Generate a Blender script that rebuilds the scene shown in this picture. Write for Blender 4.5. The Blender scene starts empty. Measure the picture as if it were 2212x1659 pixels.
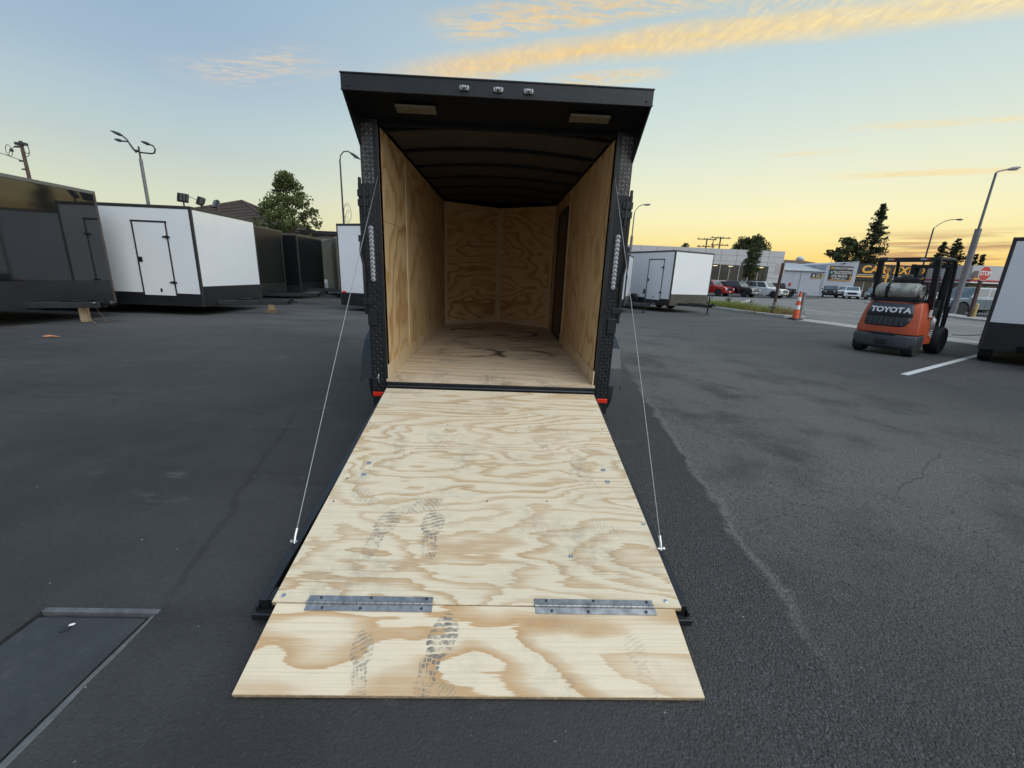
import bpy, bmesh, math, random
import numpy as np
from mathutils import Vector, Matrix, Euler

random.seed(11)
RNG = np.random.default_rng(11)
S = bpy.context.scene
COL = S.collection
R = math.radians
PI = math.pi

# ---------------------------------------------------------------- camera
cam_data = bpy.data.cameras.new("camera")
cam = bpy.data.objects.new("camera", cam_data)
COL.objects.link(cam)
_r = Vector((0.99893, -0.02353, 0.03975)); _u = Vector((-0.03238, 0.25696, 0.96588)); _f = Vector((0.03294, 0.96614, -0.25592))
cam.matrix_world = Matrix(((_r.x, _u.x, -_f.x, 0.06108), (_r.y, _u.y, -_f.y, -3.52522), (_r.z, _u.z, -_f.z, 1.42126), (0, 0, 0, 1)))
cam_data.sensor_width = 36
cam_data.lens = 887.37 / 2212 * 36
cam_data.clip_start = 0.05
cam_data.clip_end = 6000
S.camera = cam
S.render.resolution_x, S.render.resolution_y = 1024, 768
S.view_settings.view_transform = 'Standard'
S.view_settings.look = 'None'
S.view_settings.exposure = 0.0
S.view_settings.gamma = 1.0
S.view_settings.use_curve_mapping = False


# ---------------------------------------------------------------- node helper
class NT:
    def __init__(s, tree):
        s.t = tree; s.n = tree.nodes; s.l = tree.links

    def new(s, typ, **kw):
        nd = s.n.new(typ)
        for k, v in kw.items():
            setattr(nd, k, v)
        return nd

    def put(s, sock, v):
        if v is None:
            return
        if isinstance(v, bpy.types.NodeSocket):
            s.l.new(v, sock)
        else:
            if hasattr(sock, 'default_value'):
                try:
                    sock.default_value = v
                except Exception:
                    sock.default_value = tuple(v) + (1.0,)

    def m(s, op, a, b=None, c=None, clamp=False):
        nd = s.new('ShaderNodeMath', operation=op, use_clamp=clamp)
        for i, v in enumerate((a, b, c)):
            s.put(nd.inputs[i], v)
        return nd.outputs[0]

    def v(s, op, a, b=None):
        nd = s.new('ShaderNodeVectorMath', operation=op)
        s.put(nd.inputs[0], a)
        if b is not None:
            if op == 'SCALE':
                s.put(nd.inputs[3], b)
            else:
                s.put(nd.inputs[1], b)
        return nd.outputs['Value'] if op in ('LENGTH', 'DOT_PRODUCT', 'DISTANCE') else nd.outputs[0]

    def mix(s, fac, a, b, mode='MIX'):
        nd = s.new('ShaderNodeMix', data_type='RGBA', blend_type=mode)
        s.put(nd.inputs[0], fac); s.put(nd.inputs[6], a); s.put(nd.inputs[7], b)
        return nd.outputs[2]

    def ramp(s, fac, stops, interp='LINEAR'):
        nd = s.new('ShaderNodeValToRGB')
        cr = nd.color_ramp; cr.interpolation = interp
        while len(cr.elements) < len(stops):
            cr.elements.new(0.5)
        for e, (p, c) in zip(cr.elements, stops):
            e.position = p
            e.color = (c, c, c, 1) if isinstance(c, (int, float)) else tuple(c) + (1,)
        s.put(nd.inputs[0], fac)
        return nd.outputs[0]

    def noise(s, vec, scale, detail=3, rough=.5, dist=0.0, out=0, dims='3D'):
        nd = s.new('ShaderNodeTexNoise', noise_dimensions=dims)
        s.put(nd.inputs['Vector'], vec)
        nd.inputs['Scale'].default_value = scale; nd.inputs['Detail'].default_value = detail
        nd.inputs['Roughness'].default_value = rough; nd.inputs['Distortion'].default_value = dist
        return nd.outputs[out]

    def voro(s, vec, scale, feature='F1', out='Distance', rand=1.0):
        nd = s.new('ShaderNodeTexVoronoi', feature=feature)
        s.put(nd.inputs['Vector'], vec); nd.inputs['Scale'].default_value = scale
        nd.inputs['Randomness'].default_value = rand
        return nd.outputs[out]

    def map(s, vec, loc=(0, 0, 0), rot=(0, 0, 0), scale=(1, 1, 1), typ='POINT'):
        nd = s.new('ShaderNodeMapping', vector_type=typ)
        s.put(nd.inputs[0], vec)
        nd.inputs['Location'].default_value = loc
        nd.inputs['Rotation'].default_value = rot
        nd.inputs['Scale'].default_value = scale
        return nd.outputs[0]

    def sep(s, vec):
        nd = s.new('ShaderNodeSeparateXYZ'); s.put(nd.inputs[0], vec)
        return nd.outputs

    def comb(s, x, y, z):
        nd = s.new('ShaderNodeCombineXYZ')
        s.put(nd.inputs[0], x); s.put(nd.inputs[1], y); s.put(nd.inputs[2], z)
        return nd.outputs[0]

    def step(s, x, lo, hi):
        nd = s.new('ShaderNodeMapRange', interpolation_type='SMOOTHSTEP')
        s.put(nd.inputs[0], x); s.put(nd.inputs[1], lo); s.put(nd.inputs[2], hi)
        nd.inputs[3].default_value = 0; nd.inputs[4].default_value = 1
        return nd.outputs[0]


def lin(r, g, b):
    f = lambda c: (c / 255 / 12.92) if c / 255 <= .04045 else ((c / 255 + .055) / 1.055) ** 2.4
    return (f(r), f(g), f(b))


# ---------------------------------------------------------------- sky and added fill lamp
SUN_AZ = 36.0           # degrees right of +Y: where the dusk glow sits
world = bpy.data.worlds.new("World")
S.world = world
world.use_nodes = True
w = NT(world.node_tree)
w.n.clear()
geo = w.new('ShaderNodeTexCoord')
dirv = w.v('NORMALIZE', geo.outputs['Generated'])
dx, dy, dz = w.sep(dirv)
elev = w.m('MULTIPLY', w.m('ARCSINE', dz), 180 / PI)
azim = w.m('MULTIPLY', w.m('ARCTAN2', dx, dy), 180 / PI)
sunh = (math.sin(R(SUN_AZ)), math.cos(R(SUN_AZ)), 0)
hl = w.m('SQRT', w.m('ADD', w.m('MULTIPLY', dx, dx), w.m('ADD', w.m('MULTIPLY', dy, dy), 1e-6)))
cosaz = w.m('DIVIDE', w.v('DOT_PRODUCT', dirv, sunh), hl)
E0, E1 = -4.0, 90.0
te = w.m('DIVIDE', w.m('SUBTRACT', elev, E0), E1 - E0, clamp=True)
P = lambda e: (e - E0) / (E1 - E0)
near = w.ramp(te, [(P(-4), lin(220, 160, 104)), (P(.8), lin(247, 190, 100)), (P(3), lin(253, 216, 126)), (P(5), lin(252, 234, 164)), (P(7.6), lin(249, 243, 194)), (P(10.5), lin(238, 240, 208)),
                   (P(13.6), lin(226, 234, 216)), (P(17), lin(211, 227, 220)), (P(22), lin(196, 216, 220)), (P(29), lin(174, 199, 211)), (P(45), lin(152, 183, 210)), (P(90), lin(142, 174, 212))])
far = w.ramp(te, [(P(-4), lin(205, 190, 164)), (P(2), lin(228, 228, 190)), (P(6.5), lin(217, 223, 200)), (P(9), lin(205, 215, 204)), (P(11), lin(194, 209, 207)), (P(14), lin(182, 204, 211)),
                  (P(18), lin(166, 189, 209)), (P(22), lin(157, 182, 206)), (P(32), lin(149, 178, 209)), (P(50), lin(144, 174, 212)), (P(90), lin(142, 174, 212))])
wnear = w.step(cosaz, 0.28, 1.0)
anti = w.ramp(te, [(P(-4), lin(150, 140, 142)), (P(2), lin(160, 158, 164)), (P(6), lin(178, 174, 180)), (P(11), lin(180, 186, 196)), (P(18), lin(170, 184, 204)), (P(30), lin(150, 178, 208)), (P(50), lin(144, 175, 212)), (P(90), lin(142, 174, 212))])
sky = w.mix(w.step(cosaz, -.75, .05), anti, far)
sky = w.mix(wnear, sky, near)
nish = w.new('ShaderNodeTexSky', sky_type='NISHITA')
nish.sun_disc = False
nish.sun_elevation = R(3.0)
nish.sun_rotation = R(SUN_AZ)
nish.dust_density = 1.5
gam = w.new('ShaderNodeGamma'); gam.inputs[1].default_value = 0.55
w.l.new(nish.outputs[0], gam.inputs[0])
nsk = w.mix(1.0, gam.outputs[0], (.30, .30, .30, 1), 'MULTIPLY')
sky = w.mix(0.04, sky, nsk)

# clouds: a flat layer seen in perspective (u, v = horizontal distance over height)
zc = w.m('MAXIMUM', dz, 0.02)
cu = w.m('DIVIDE', dx, zc); cv = w.m('DIVIDE', dy, zc)
cp = w.comb(cu, cv, 0)
al = -0.351                                             # the streaks run along this heading
along = w.m('ADD', w.m('MULTIPLY', cu, math.cos(al)), w.m('MULTIPLY', cv, math.sin(al)))
across = w.m('ADD', w.m('MULTIPLY', cu, -math.sin(al)), w.m('MULTIPLY', cv, math.cos(al)))
sp = w.comb(w.m('MULTIPLY', along, 0.35), across, 0)
wob = w.m('MULTIPLY', w.m('SUBTRACT', w.noise(sp, 3.0, 3, .55), .5), .22)
fine = w.noise(w.map(cp, rot=(0, 0, 0.9), scale=(1.0, 3.4, 1)), 7.0, 5, .62, 0.6)
ripple = w.noise(w.map(cp, rot=(0, 0, -0.62), scale=(3.6, 1.3, 1)), 5.5, 5, .62, 0.9)


def streak(a0, a1, c0, half, soft, fade=.25, gain=1.0, wobk=1.0, tex=None, texk=1.0, slope=0.0, solid=0.0):
    c = w.m('ADD', c0, w.m('MULTIPLY', w.m('SUBTRACT', along, a0), slope))
    d = w.m('ABSOLUTE', w.m('SUBTRACT', w.m('ADD', across, w.m('MULTIPLY', wob, wobk)), c))
    body = w.m('SUBTRACT', 1.0, w.step(d, half, half + soft))
    ends = w.m('MULTIPLY', w.step(along, a0 - fade, a0 + fade), w.m('SUBTRACT', 1.0, w.step(along, a1 - fade, a1 + fade)))
    k = w.m('MULTIPLY', w.m('MULTIPLY', body, ends), gain)
    if tex is not None:
        k = w.m('MULTIPLY', k, w.m('ADD', solid, w.m('MULTIPLY', w.step(tex, .5 - .25 * texk - .1, .5 + .16), 1 - solid)))
    return k


mb = w.m('ADD', w.m('MULTIPLY', fine, .55), w.m('MULTIPLY', ripple, .45))
cl = streak(-1.35, 3.2, 2.185, .022, .17, .35, 1.0, .95, mb, .9, solid=.38)
cl = w.m('MAXIMUM', cl, streak(-1.5, -.55, 2.26, .0, .14, .3, .8, 1.2, fine, .6))
cl = w.m('MAXIMUM', cl, streak(.15, 1.7, 2.02, .0, .13, .3, .75, 1.1, ripple, .5))
cl = w.m('MAXIMUM', cl, streak(-.98, 2.2, 1.87, .03, .14, .12, .85, 1.1, fine, .35))
cl = w.m('MAXIMUM', cl, streak(-.4, 2.6, 1.60, .10, .16, .3, .7, .9, mb, .3))
cl = w.m('MAXIMUM', cl, streak(-.62, -.1, 2.47, .02, .10, .14, .75, .8, fine, .5))
cl = w.m('MAXIMUM', cl, streak(-2.55, -1.75, 1.94, .05, .20, .25, .62, 1.3, fine, .15))
cl = w.m('MAXIMUM', cl, streak(1.60, 2.8, 4.88, .045, .13, .5, .95, .9, fine, .9, solid=.4))
cl = w.m('MAXIMUM', cl, streak(1.15, 2.1, 3.50, .0, .10, .2, .85, 1.0, fine, .3))
cl = w.m('MAXIMUM', cl, streak(.75, 1.25, 4.05, .0, .08, .12, .6, .8, fine, .3))
warm = w.ramp(w.m('DIVIDE', w.m('ADD', azim, 45.0), 95.0, clamp=True), [(0, lin(226, 218, 208)), (.35, lin(246, 214, 160)), (.55, lin(252, 216, 146)), (.8, lin(254, 228, 166)), (1, lin(255, 236, 184))])
shade = w.mix(w.step(ripple, .35, .7), w.mix(1.0, warm, (.90, .86, .84, 1), 'MULTIPLY'), warm)
sky = w.mix(w.m('MULTIPLY', cl, .92), sky, shade)
# low grey-mauve bars over the horizon glow
lowt = w.noise(w.comb(w.m('MULTIPLY', azim, .055), w.m('MULTIPLY', elev, .9), 0), 1.5, 4, .6, .4)
lowm = w.m('MULTIPLY', w.m('MULTIPLY', w.step(elev, 1.6, 2.8), w.m('SUBTRACT', 1.0, w.step(elev, 4.6, 6.0))), w.m('MULTIPLY', w.step(azim, 36, 44), w.m('SUBTRACT', 1.0, w.step(azim, 74, 92))))
lowk = w.m('MULTIPLY', lowm, w.step(lowt, .44, .58))
sky = w.mix(w.m('MULTIPLY', lowk, .8), sky, lin(196, 150, 112) + (1,))
lowt2 = w.noise(w.comb(w.m('MULTIPLY', azim, .05), w.m('MULTIPLY', elev, 1.3), 3.1), 1.7, 3, .5, .3)
sky = w.mix(w.m('MULTIPLY', w.m('MULTIPLY', lowm, w.step(lowt2, .52, .66)), .7), sky, lin(170, 148, 132) + (1,))
bg = w.new('ShaderNodeBackground'); bg.inputs[1].default_value = 0.1
w.l.new(w.mix(1.0, sky, (10, 10, 10, 1), 'MULTIPLY'), bg.inputs[0])
wo = w.new('ShaderNodeOutputWorld')
w.l.new(bg.outputs[0], wo.inputs[0])

fill_data = bpy.data.lights.new("fill_sun", 'SUN')
fill_data.energy = 2.5
fill_data.angle = R(75)
fill_data.color = (0.985, 1.0, 0.965)
fill_sun = bpy.data.objects.new("fill_sun", fill_data)
COL.objects.link(fill_sun)
FILL_DIR = Vector((0.50, -0.46, 0.74)).normalized()       # broad soft fill added from high behind the camera; the dusk glow lies ahead
fill_sun.rotation_euler = FILL_DIR.to_track_quat('Z', 'Y').to_euler()


# ---------------------------------------------------------------- mesh helpers
class M:
    """collects shapes and links them as one mesh object"""
    def __init__(s):
        s.v = []; s.f = []; s.mi = []; s.cur = 0

    def add(s, vs, fs):
        b = len(s.v)
        s.v += [tuple(map(float, p)) for p in vs]
        for f in fs:
            s.f.append(tuple(b + i for i in f)); s.mi.append(s.cur)
        return s

    def box(s, x0, x1, y0, y1, z0, z1, mat=None):
        vs = [(x, y, z) for z in (z0, z1) for y in (y0, y1) for x in (x0, x1)]
        if mat is not None:
            vs = [tuple(mat @ Vector(p)) for p in vs]
        return s.add(vs, [(0, 2, 3, 1), (4, 5, 7, 6), (0, 1, 5, 4), (2, 6, 7, 3), (0, 4, 6, 2), (1, 3, 7, 5)])

    def cbox(s, c, size, rot=None):
        h = [k / 2 for k in size]
        mt = Matrix.Translation(c) @ (rot.to_4x4() if rot is not None else Matrix.Identity(4))
        return s.box(-h[0], h[0], -h[1], h[1], -h[2], h[2], mt)

    def bar(s, p0, p1, wdt, hgt, up=(0, 0, 1)):
        p0 = Vector(p0); p1 = Vector(p1); d = p1 - p0; L = d.length; d.normalize()
        u = Vector(up)
        if abs(d.dot(u)) > .98:
            u = Vector((1, 0, 0))
        sd = d.cross(u).normalized(); u = sd.cross(d).normalized()
        vs = []
        for q in (p0, p1):
            for a, b in ((-1, -1), (1, -1), (1, 1), (-1, 1)):
                vs.append(q + sd * a * wdt / 2 + u * b * hgt / 2)
        return s.add(vs, [(3, 2, 1, 0), (4, 5, 6, 7), (0, 1, 5, 4), (1, 2, 6, 5), (2, 3, 7, 6), (3, 0, 4, 7)])

    def cyl(s, p0, p1, r0, r1=None, seg=12, caps=True):
        r1 = r0 if r1 is None else r1
        return s.tube([p0, p1], [r0, r1], seg, caps)

    def tube(s, path, rad, seg=8, caps=True):
        pts = [Vector(p) for p in path]
        n = len(pts)
        if not hasattr(rad, '__len__'):
            rad = [rad] * n
        vs = []; prev = None
        for i, p in enumerate(pts):
            t = (pts[min(i + 1, n - 1)] - pts[max(i - 1, 0)]).normalized()
            if prev is None:
                a = Vector((0, 0, 1)) if abs(t.z) < .9 else Vector((1, 0, 0))
                x = t.cross(a).normalized()
            else:
                x = (prev - t * prev.dot(t)).normalized()
            y = t.cross(x); prev = x
            for k in range(seg):
                a = 2 * PI * k / seg
                vs.append(p + (x * math.cos(a) + y * math.sin(a)) * rad[i])
        fs = []
        for i in range(n - 1):
            for k in range(seg):
                k2 = (k + 1) % seg
                fs.append((i * seg + k, i * seg + k2, (i + 1) * seg + k2, (i + 1) * seg + k))
        if caps:
            fs.append(tuple(reversed(range(seg)))); fs.append(tuple((n - 1) * seg + k for k in range(seg)))
        return s.add(vs, fs)

    def prism(s, poly, a0, a1, axis='y', flip=False):
        """poly: 2D outline in the plane normal to axis; x: (y,z)  y: (x,z)  z: (x,y)"""
        def pt(p, a):
            return {'x': (a, p[0], p[1]), 'y': (p[0], a, p[1]), 'z': (p[0], p[1], a)}[axis]
        n = len(poly)
        area = sum(poly[i][0] * poly[(i + 1) % n][1] - poly[(i + 1) % n][0] * poly[i][1] for i in range(n))
        pl = list(poly) if area > 0 else list(reversed(poly))
        vs = [pt(p, a0) for p in pl] + [pt(p, a1) for p in pl]
        fs = [tuple(reversed(range(n))), tuple(range(n, 2 * n))] + [(i, (i + 1) % n, n + (i + 1) % n, n + i) for i in range(n)]
        if (axis == 'y') != (a1 < a0):
            fs = [tuple(reversed(f)) for f in fs]
        return s.add(vs, fs)

    def quad(s, *p):
        return s.add(p, [tuple(range(len(p)))])

    def slab(s, pts, nrm, th):
        """a plate: outline pts (3D, planar) given thickness th along -nrm"""
        n = Vector(nrm).normalized() * th
        a = [Vector(p) for p in pts]; k = len(a)
        vs = a + [p - n for p in a]
        fs = [tuple(range(k)), tuple(reversed(range(k, 2 * k)))] + [(i, i + k, (i + 1) % k + k, (i + 1) % k) for i in range(k)]
        c = (a[1] - a[0]).cross(a[2] - a[1])
        if c.dot(n) < 0:
            fs = [tuple(reversed(f)) for f in fs]
        return s.add(vs, fs)

    def ball(s, c, r, seg=10, rings=6, sc=(1, 1, 1)):
        vs = [(c[0], c[1], c[2] - r * sc[2])]
        for j in range(1, rings):
            t = PI * j / rings - PI / 2
            for k in range(seg):
                a = 2 * PI * k / seg
                vs.append((c[0] + r * sc[0] * math.cos(t) * math.cos(a), c[1] + r * sc[1] * math.cos(t) * math.sin(a), c[2] + r * sc[2] * math.sin(t)))
        vs.append((c[0], c[1], c[2] + r * sc[2]))
        fs = []
        for k in range(seg):
            fs.append((0, 1 + (k + 1) % seg, 1 + k))
            fs.append((len(vs) - 1, 1 + (rings - 2) * seg + k, 1 + (rings - 2) * seg + (k + 1) % seg))
        for j in range(rings - 2):
            for k in range(seg):
                a = 1 + j * seg + k; b = 1 + j * seg + (k + 1) % seg
                fs.append((a, b, b + seg, a + seg))
        return s.add(vs, fs)

    def lathe(s, prof, origin, axis='y', seg=20):
        """prof: (radius, offset along axis)"""
        ax = {'x': Vector((1, 0, 0)), 'y': Vector((0, 1, 0)), 'z': Vector((0, 0, 1))}[axis] if isinstance(axis, str) else Vector(axis).normalized()
        a = Vector((0, 0, 1)) if abs(ax.z) < .9 else Vector((1, 0, 0))
        x = ax.cross(a).normalized(); y = ax.cross(x)
        o = Vector(origin); vs = []
        for r_, h in prof:
            for k in range(seg):
                t = 2 * PI * k / seg
                vs.append(o + ax * h + (x * math.cos(t) + y * math.sin(t)) * r_)
        fs = []
        for i in range(len(prof) - 1):
            for k in range(seg):
                k2 = (k + 1) % seg
                fs.append((i * seg + k, i * seg + k2, (i + 1) * seg + k2, (i + 1) * seg + k))
        fs.append(tuple(reversed(range(seg)))); fs.append(tuple((len(prof) - 1) * seg + k for k in range(seg)))
        return s.add(vs, fs)

    def mesh(s, name, smooth=None):
        me = bpy.data.meshes.new(name)
        me.from_pydata(s.v, [], s.f)
        if any(s.mi):
            me.polygons.foreach_set('material_index', s.mi)
        me.update()
        if smooth:
            me.polygons.foreach_set('use_smooth', [True] * len(me.polygons))
            me.set_sharp_from_angle(angle=R(smooth))
        return me

    def build(s, name, mat, parent=None, smooth=None, bevel=0.0, seg=2, label=None, loc=None):
        me = s.mesh(name, smooth)
        for m_ in (mat if isinstance(mat, (list, tuple)) else [mat]):
            me.materials.append(m_)
        o = bpy.data.objects.new(name, me)
        COL.objects.link(o)
        if parent is not None:
            o.parent = parent
        if loc is not None:
            o.location = loc
        if bevel:
            b = o.modifiers.new('bevel', 'BEVEL'); b.width = bevel; b.segments = seg; b.limit_method = 'ANGLE'; b.angle_limit = R(40)
            b.harden_normals = False
        if label:
            o['label'] = label
        return o


def tag(o, label, cat, group=None):
    o['label'] = label; o['category'] = cat
    if group:
        o['group'] = group
    return o


def thing(name, label, cat, loc=(0, 0, 0), rz=0.0, group=None):
    o = bpy.data.objects.new(name, None)
    COL.objects.link(o)
    o.location = loc; o.rotation_euler = (0, 0, rz)
    o.empty_display_size = .2
    return tag(o, label, cat, group)


def dup(root, loc, rz=0.0, label=None):
    c = root.copy(); COL.objects.link(c); c.location = loc; c.rotation_euler = (0, 0, rz)
    if label:
        c['label'] = label
    for ch in root.children:
        d = ch.copy(); COL.objects.link(d); d.parent = c
        for g_ in ch.children:
            e = g_.copy(); COL.objects.link(e); e.parent = d
    return c


def text_mesh(body, size, depth=.01, bold=0.0, shear=0.0, sx=1.0, align='CENTER', space=1.0):
    """flat lettering as a mesh, lying in local x (reading) / z (up), facing -y"""
    cu_ = bpy.data.curves.new('lettering', 'FONT')
    cu_.body = body; cu_.size = size; cu_.extrude = depth / 2; cu_.offset = bold; cu_.shear = shear
    cu_.align_x = align; cu_.align_y = 'CENTER'; cu_.space_character = space; cu_.resolution_u = 3
    o = bpy.data.objects.new('lettering', cu_)
    COL.objects.link(o)
    dg = bpy.context.evaluated_depsgraph_get()
    me = bpy.data.meshes.new_from_object(o.evaluated_get(dg))
    bpy.data.objects.remove(o); bpy.data.curves.remove(cu_)
    me.transform(Matrix.Rotation(R(90), 4, 'X') @ Matrix.Diagonal((sx, 1, 1, 1)))
    return me


def lettering(body, size, mat, parent, mtx, name='lettering', **kw):
    me = text_mesh(body, size, **kw)
    me.materials.clear(); me.materials.append(mat)
    o = bpy.data.objects.new(name, me)
    COL.objects.link(o); o.parent = parent
    o.matrix_local = mtx
    return o


def rotz(a):
    return Matrix.Rotation(a, 4, 'Z')


def T(x, y, z):
    return Matrix.Translation((x, y, z))


# ---------------------------------------------------------------- materials
def mat_new(name):
    m_ = bpy.data.materials.new(name); m_.use_nodes = True
    nt = NT(m_.node_tree)
    b = nt.n['Principled BSDF']
    tc = nt.new('ShaderNodeTexCoord').outputs['Object']
    return m_, nt, b, tc


def simple(name, col, rough=.5, metal=0.0, spec=.5, var=.12, vs=6.0, bump=0.0, bs=60.0, rvar=.12, coat=0.0, dirt=0.0, dirtcol=(.16, .14, .12), emit=None):
    m_, nt, b, tc = mat_new(name)
    n1 = nt.noise(tc, vs, 4, .6)
    lo = tuple(max(0, c * (1 - var)) for c in col); hi = tuple(min(1, c * (1 + var)) for c in col)
    c = nt.ramp(n1, [(.3, lo), (.7, hi)])
    if dirt:
        dn = nt.noise(nt.map(tc, scale=(1, 1, .35)), vs * 1.7, 5, .65)
        c = nt.mix(nt.m('MULTIPLY', nt.step(dn, .5, .75), dirt), c, tuple(dirtcol) + (1,))
    nt.l.new(c, b.inputs['Base Color'])
    rr = nt.m('ADD', rough - rvar / 2, nt.m('MULTIPLY', nt.noise(tc, vs * 2.3, 3, .6), rvar), clamp=True)
    nt.l.new(rr, b.inputs['Roughness'])
    b.inputs['Metallic'].default_value = metal
    b.inputs['Specular IOR Level'].default_value = spec
    if coat:
        b.inputs['Coat Weight'].default_value = coat; b.inputs['Coat Roughness'].default_value = .06
    if bump:
        bp = nt.new('ShaderNodeBump'); bp.inputs['Strength'].default_value = bump; bp.inputs['Distance'].default_value = .01
        nt.l.new(nt.noise(tc, bs, 3, .6), bp.inputs['Height'])
        nt.l.new(bp.outputs[0], b.inputs['Normal'])
    if emit:
        b.inputs['Emission Color'].default_value = tuple(emit[:3]) + (1,); b.inputs['Emission Strength'].default_value = emit[3]
    return m_


def footprint_group():
    """node group: local coords (sole 1 long along +y) -> ink mask"""
    g_ = bpy.data.node_groups.new('sole_print', 'ShaderNodeTree')
    g_.interface.new_socket('Vector', in_out='INPUT', socket_type='NodeSocketVector')
    g_.interface.new_socket('Fac', in_out='OUTPUT', socket_type='NodeSocketFloat')
    nt = NT(g_)
    gi = nt.new('NodeGroupInput'); go = nt.new('NodeGroupOutput')
    p0_ = gi.outputs[0]
    p = nt.v('ADD', p0_, nt.v('SCALE', nt.v('SUBTRACT', nt.noise(p0_, 5.0, 3, .6, out=1), (.5, .5, .5)), .10))

    def ell(cx, cy, rx, ry):
        q = nt.v('MULTIPLY', nt.v('SUBTRACT', p, (cx, cy, 0)), (1 / rx, 1 / ry, 0))
        return nt.m('SUBTRACT', 1.0, nt.step(nt.v('LENGTH', q), .90, 1.02))
    fore = ell(.01, .20, .185, .30); heel = ell(-.02, -.36, .135, .16); waist = ell(-.03, -.14, .125, .24)
    sole = nt.m('MAXIMUM', nt.m('MAXIMUM', fore, heel), waist)
    x, y, z = nt.sep(p)
    wv = nt.new('ShaderNodeTexWave', wave_type='BANDS', bands_direction='Y')
    nt.l.new(nt.map(p, rot=(0, 0, -.45), scale=(.6, 1, 1)), wv.inputs['Vector'])
    wv.inputs['Scale'].default_value = 4.6; wv.inputs['Distortion'].default_value = 3.0
    wv.inputs['Detail'].default_value = 2; wv.inputs['Detail Scale'].default_value = 1.3
    lines = nt.step(wv.outputs['Fac'], .16, .34)
    ve = nt.voro(p, 17, 'DISTANCE_TO_EDGE', 'Distance', .35)
    cells = nt.step(ve, .07, .16)
    half = nt.step(y, -.10, -.02)
    tread = nt.m('ADD', nt.m('MULTIPLY', lines, half), nt.m('MULTIPLY', cells, nt.m('SUBTRACT', 1.0, half)))
    blot = nt.step(nt.noise(p, 4.2, 6, .7), .40, .58)
    out = nt.m('MULTIPLY', nt.m('MULTIPLY', sole, tread), nt.m('ADD', .16, nt.m('MULTIPLY', blot, .84)))
    nt.l.new(out, go.inputs[0])
    return g_


SOLE = footprint_group()


def plywood(name, cream, tan, k=9.0, sc=(.8, 2.0, 2.0), fineax=(2.5, 70, 70), seed=0.0, prints=(), dirt=.25, rough=.62, rings=(), contrast=1.0, jag=.05, detail=2.0):
    m_, nt, b, tc = mat_new(name)
    q = nt.map(tc, loc=(seed, seed * 1.7, seed * .6))
    big = nt.noise(nt.map(q, scale=sc), 1.0, detail, .42, .25)
    fine = nt.noise(nt.map(q, scale=fineax), 1.0, 3, .6)
    h = nt.m('ADD', nt.m('MULTIPLY', big, k), nt.m('MULTIPLY', nt.m('SUBTRACT', fine, .5), jag * k))
    fr = nt.m('FRACT', h)
    # early wood is pale, late wood tan, the ring ends sharply on one side
    band = nt.ramp(fr, [(0.0, .05), (.34, .0), (.54, .10), (.66, .48), (.82, .80), (.93, 1.0), (.960, .9), (.982, .12), (1.0, .05)])
    idx = nt.m('FLOOR', h)
    wn = nt.new('ShaderNodeTexWhiteNoise', noise_dimensions='1D'); nt.l.new(idx, wn.inputs['W'])
    band = nt.m('MULTIPLY', band, nt.m('ADD', .55, nt.m('MULTIPLY', wn.outputs['Value'], .5)))
    band = nt.m('MULTIPLY', band, nt.m('ADD', .62 * contrast, nt.m('MULTIPLY', nt.noise(nt.map(q, scale=(1.2, 3, 3)), 1.3, 2), .7 * contrast)), clamp=True)
    streak_ = nt.noise(nt.map(q, scale=(fineax[0] * .8, fineax[1] * 2.2, fineax[2] * 2.2)), 1.0, 2, .6)
    c = nt.mix(band, tuple(cream) + (1,), tuple(tan) + (1,))
    c = nt.mix(nt.m('MULTIPLY', nt.step(streak_, .42, .75), .22), c, tuple(t * .72 for t in tan) + (1,))
    # broad tone drift, grey handling dirt
    c = nt.mix(nt.m('MULTIPLY', nt.step(nt.noise(q, .9, 2), .35, .7), .20), c, tuple(.8 * a + .1 * t for a, t in zip(cream, tan)) + (1,))
    dn = nt.m('MULTIPLY', nt.step(nt.noise(q, 2.6, 5, .62), .47, .74), nt.step(nt.noise(q, 24, 4, .7), .34, .66))
    c = nt.mix(nt.m('MULTIPLY', dn, dirt), c, (.20, .18, .15, 1))
    ht = nt.m('MULTIPLY', streak_, .4)
    for (px, py, ang, ln, st) in prints:
        g_ = nt.new('ShaderNodeGroup'); g_.node_tree = SOLE
        nt.l.new(nt.map(tc, loc=(px, py, 0), rot=(0, 0, ang), scale=(ln, ln, ln), typ='TEXTURE'), g_.inputs[0])
        c = nt.mix(nt.m('MULTIPLY', g_.outputs[0], st), c, (.17, .155, .135, 1))
    for (px, py, rx, ry, st) in rings:
        e = nt.v('LENGTH', nt.v('MULTIPLY', nt.v('SUBTRACT', tc, (px, py, 0)), (1 / rx, 1 / ry, 0)))
        e = nt.m('ADD', e, nt.m('MULTIPLY', nt.m('SUBTRACT', nt.noise(tc, 5, 4), .5), .16))
        k_ = nt.m('SUBTRACT', 1.0, nt.step(nt.m('ABSOLUTE', nt.m('SUBTRACT', e, 1.0)), .01, .24))
        k_ = nt.m('MULTIPLY', k_, nt.step(nt.noise(tc, 2.6, 4, .6), .40, .62))
        c = nt.mix(nt.m('MULTIPLY', k_, st), c, (.07, .062, .055, 1))
    nt.l.new(c, b.inputs['Base Color'])
    b.inputs['Roughness'].default_value = rough
    b.inputs['Specular IOR Level'].default_value = .3
    bp = nt.new('ShaderNodeBump'); bp.inputs['Strength'].default_value = .25; bp.inputs['Distance'].default_value = .002
    nt.l.new(nt.m('ADD', ht, nt.m('MULTIPLY', band, .3)), bp.inputs['Height']); nt.l.new(bp.outputs[0], b.inputs['Normal'])
    return m_


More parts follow.
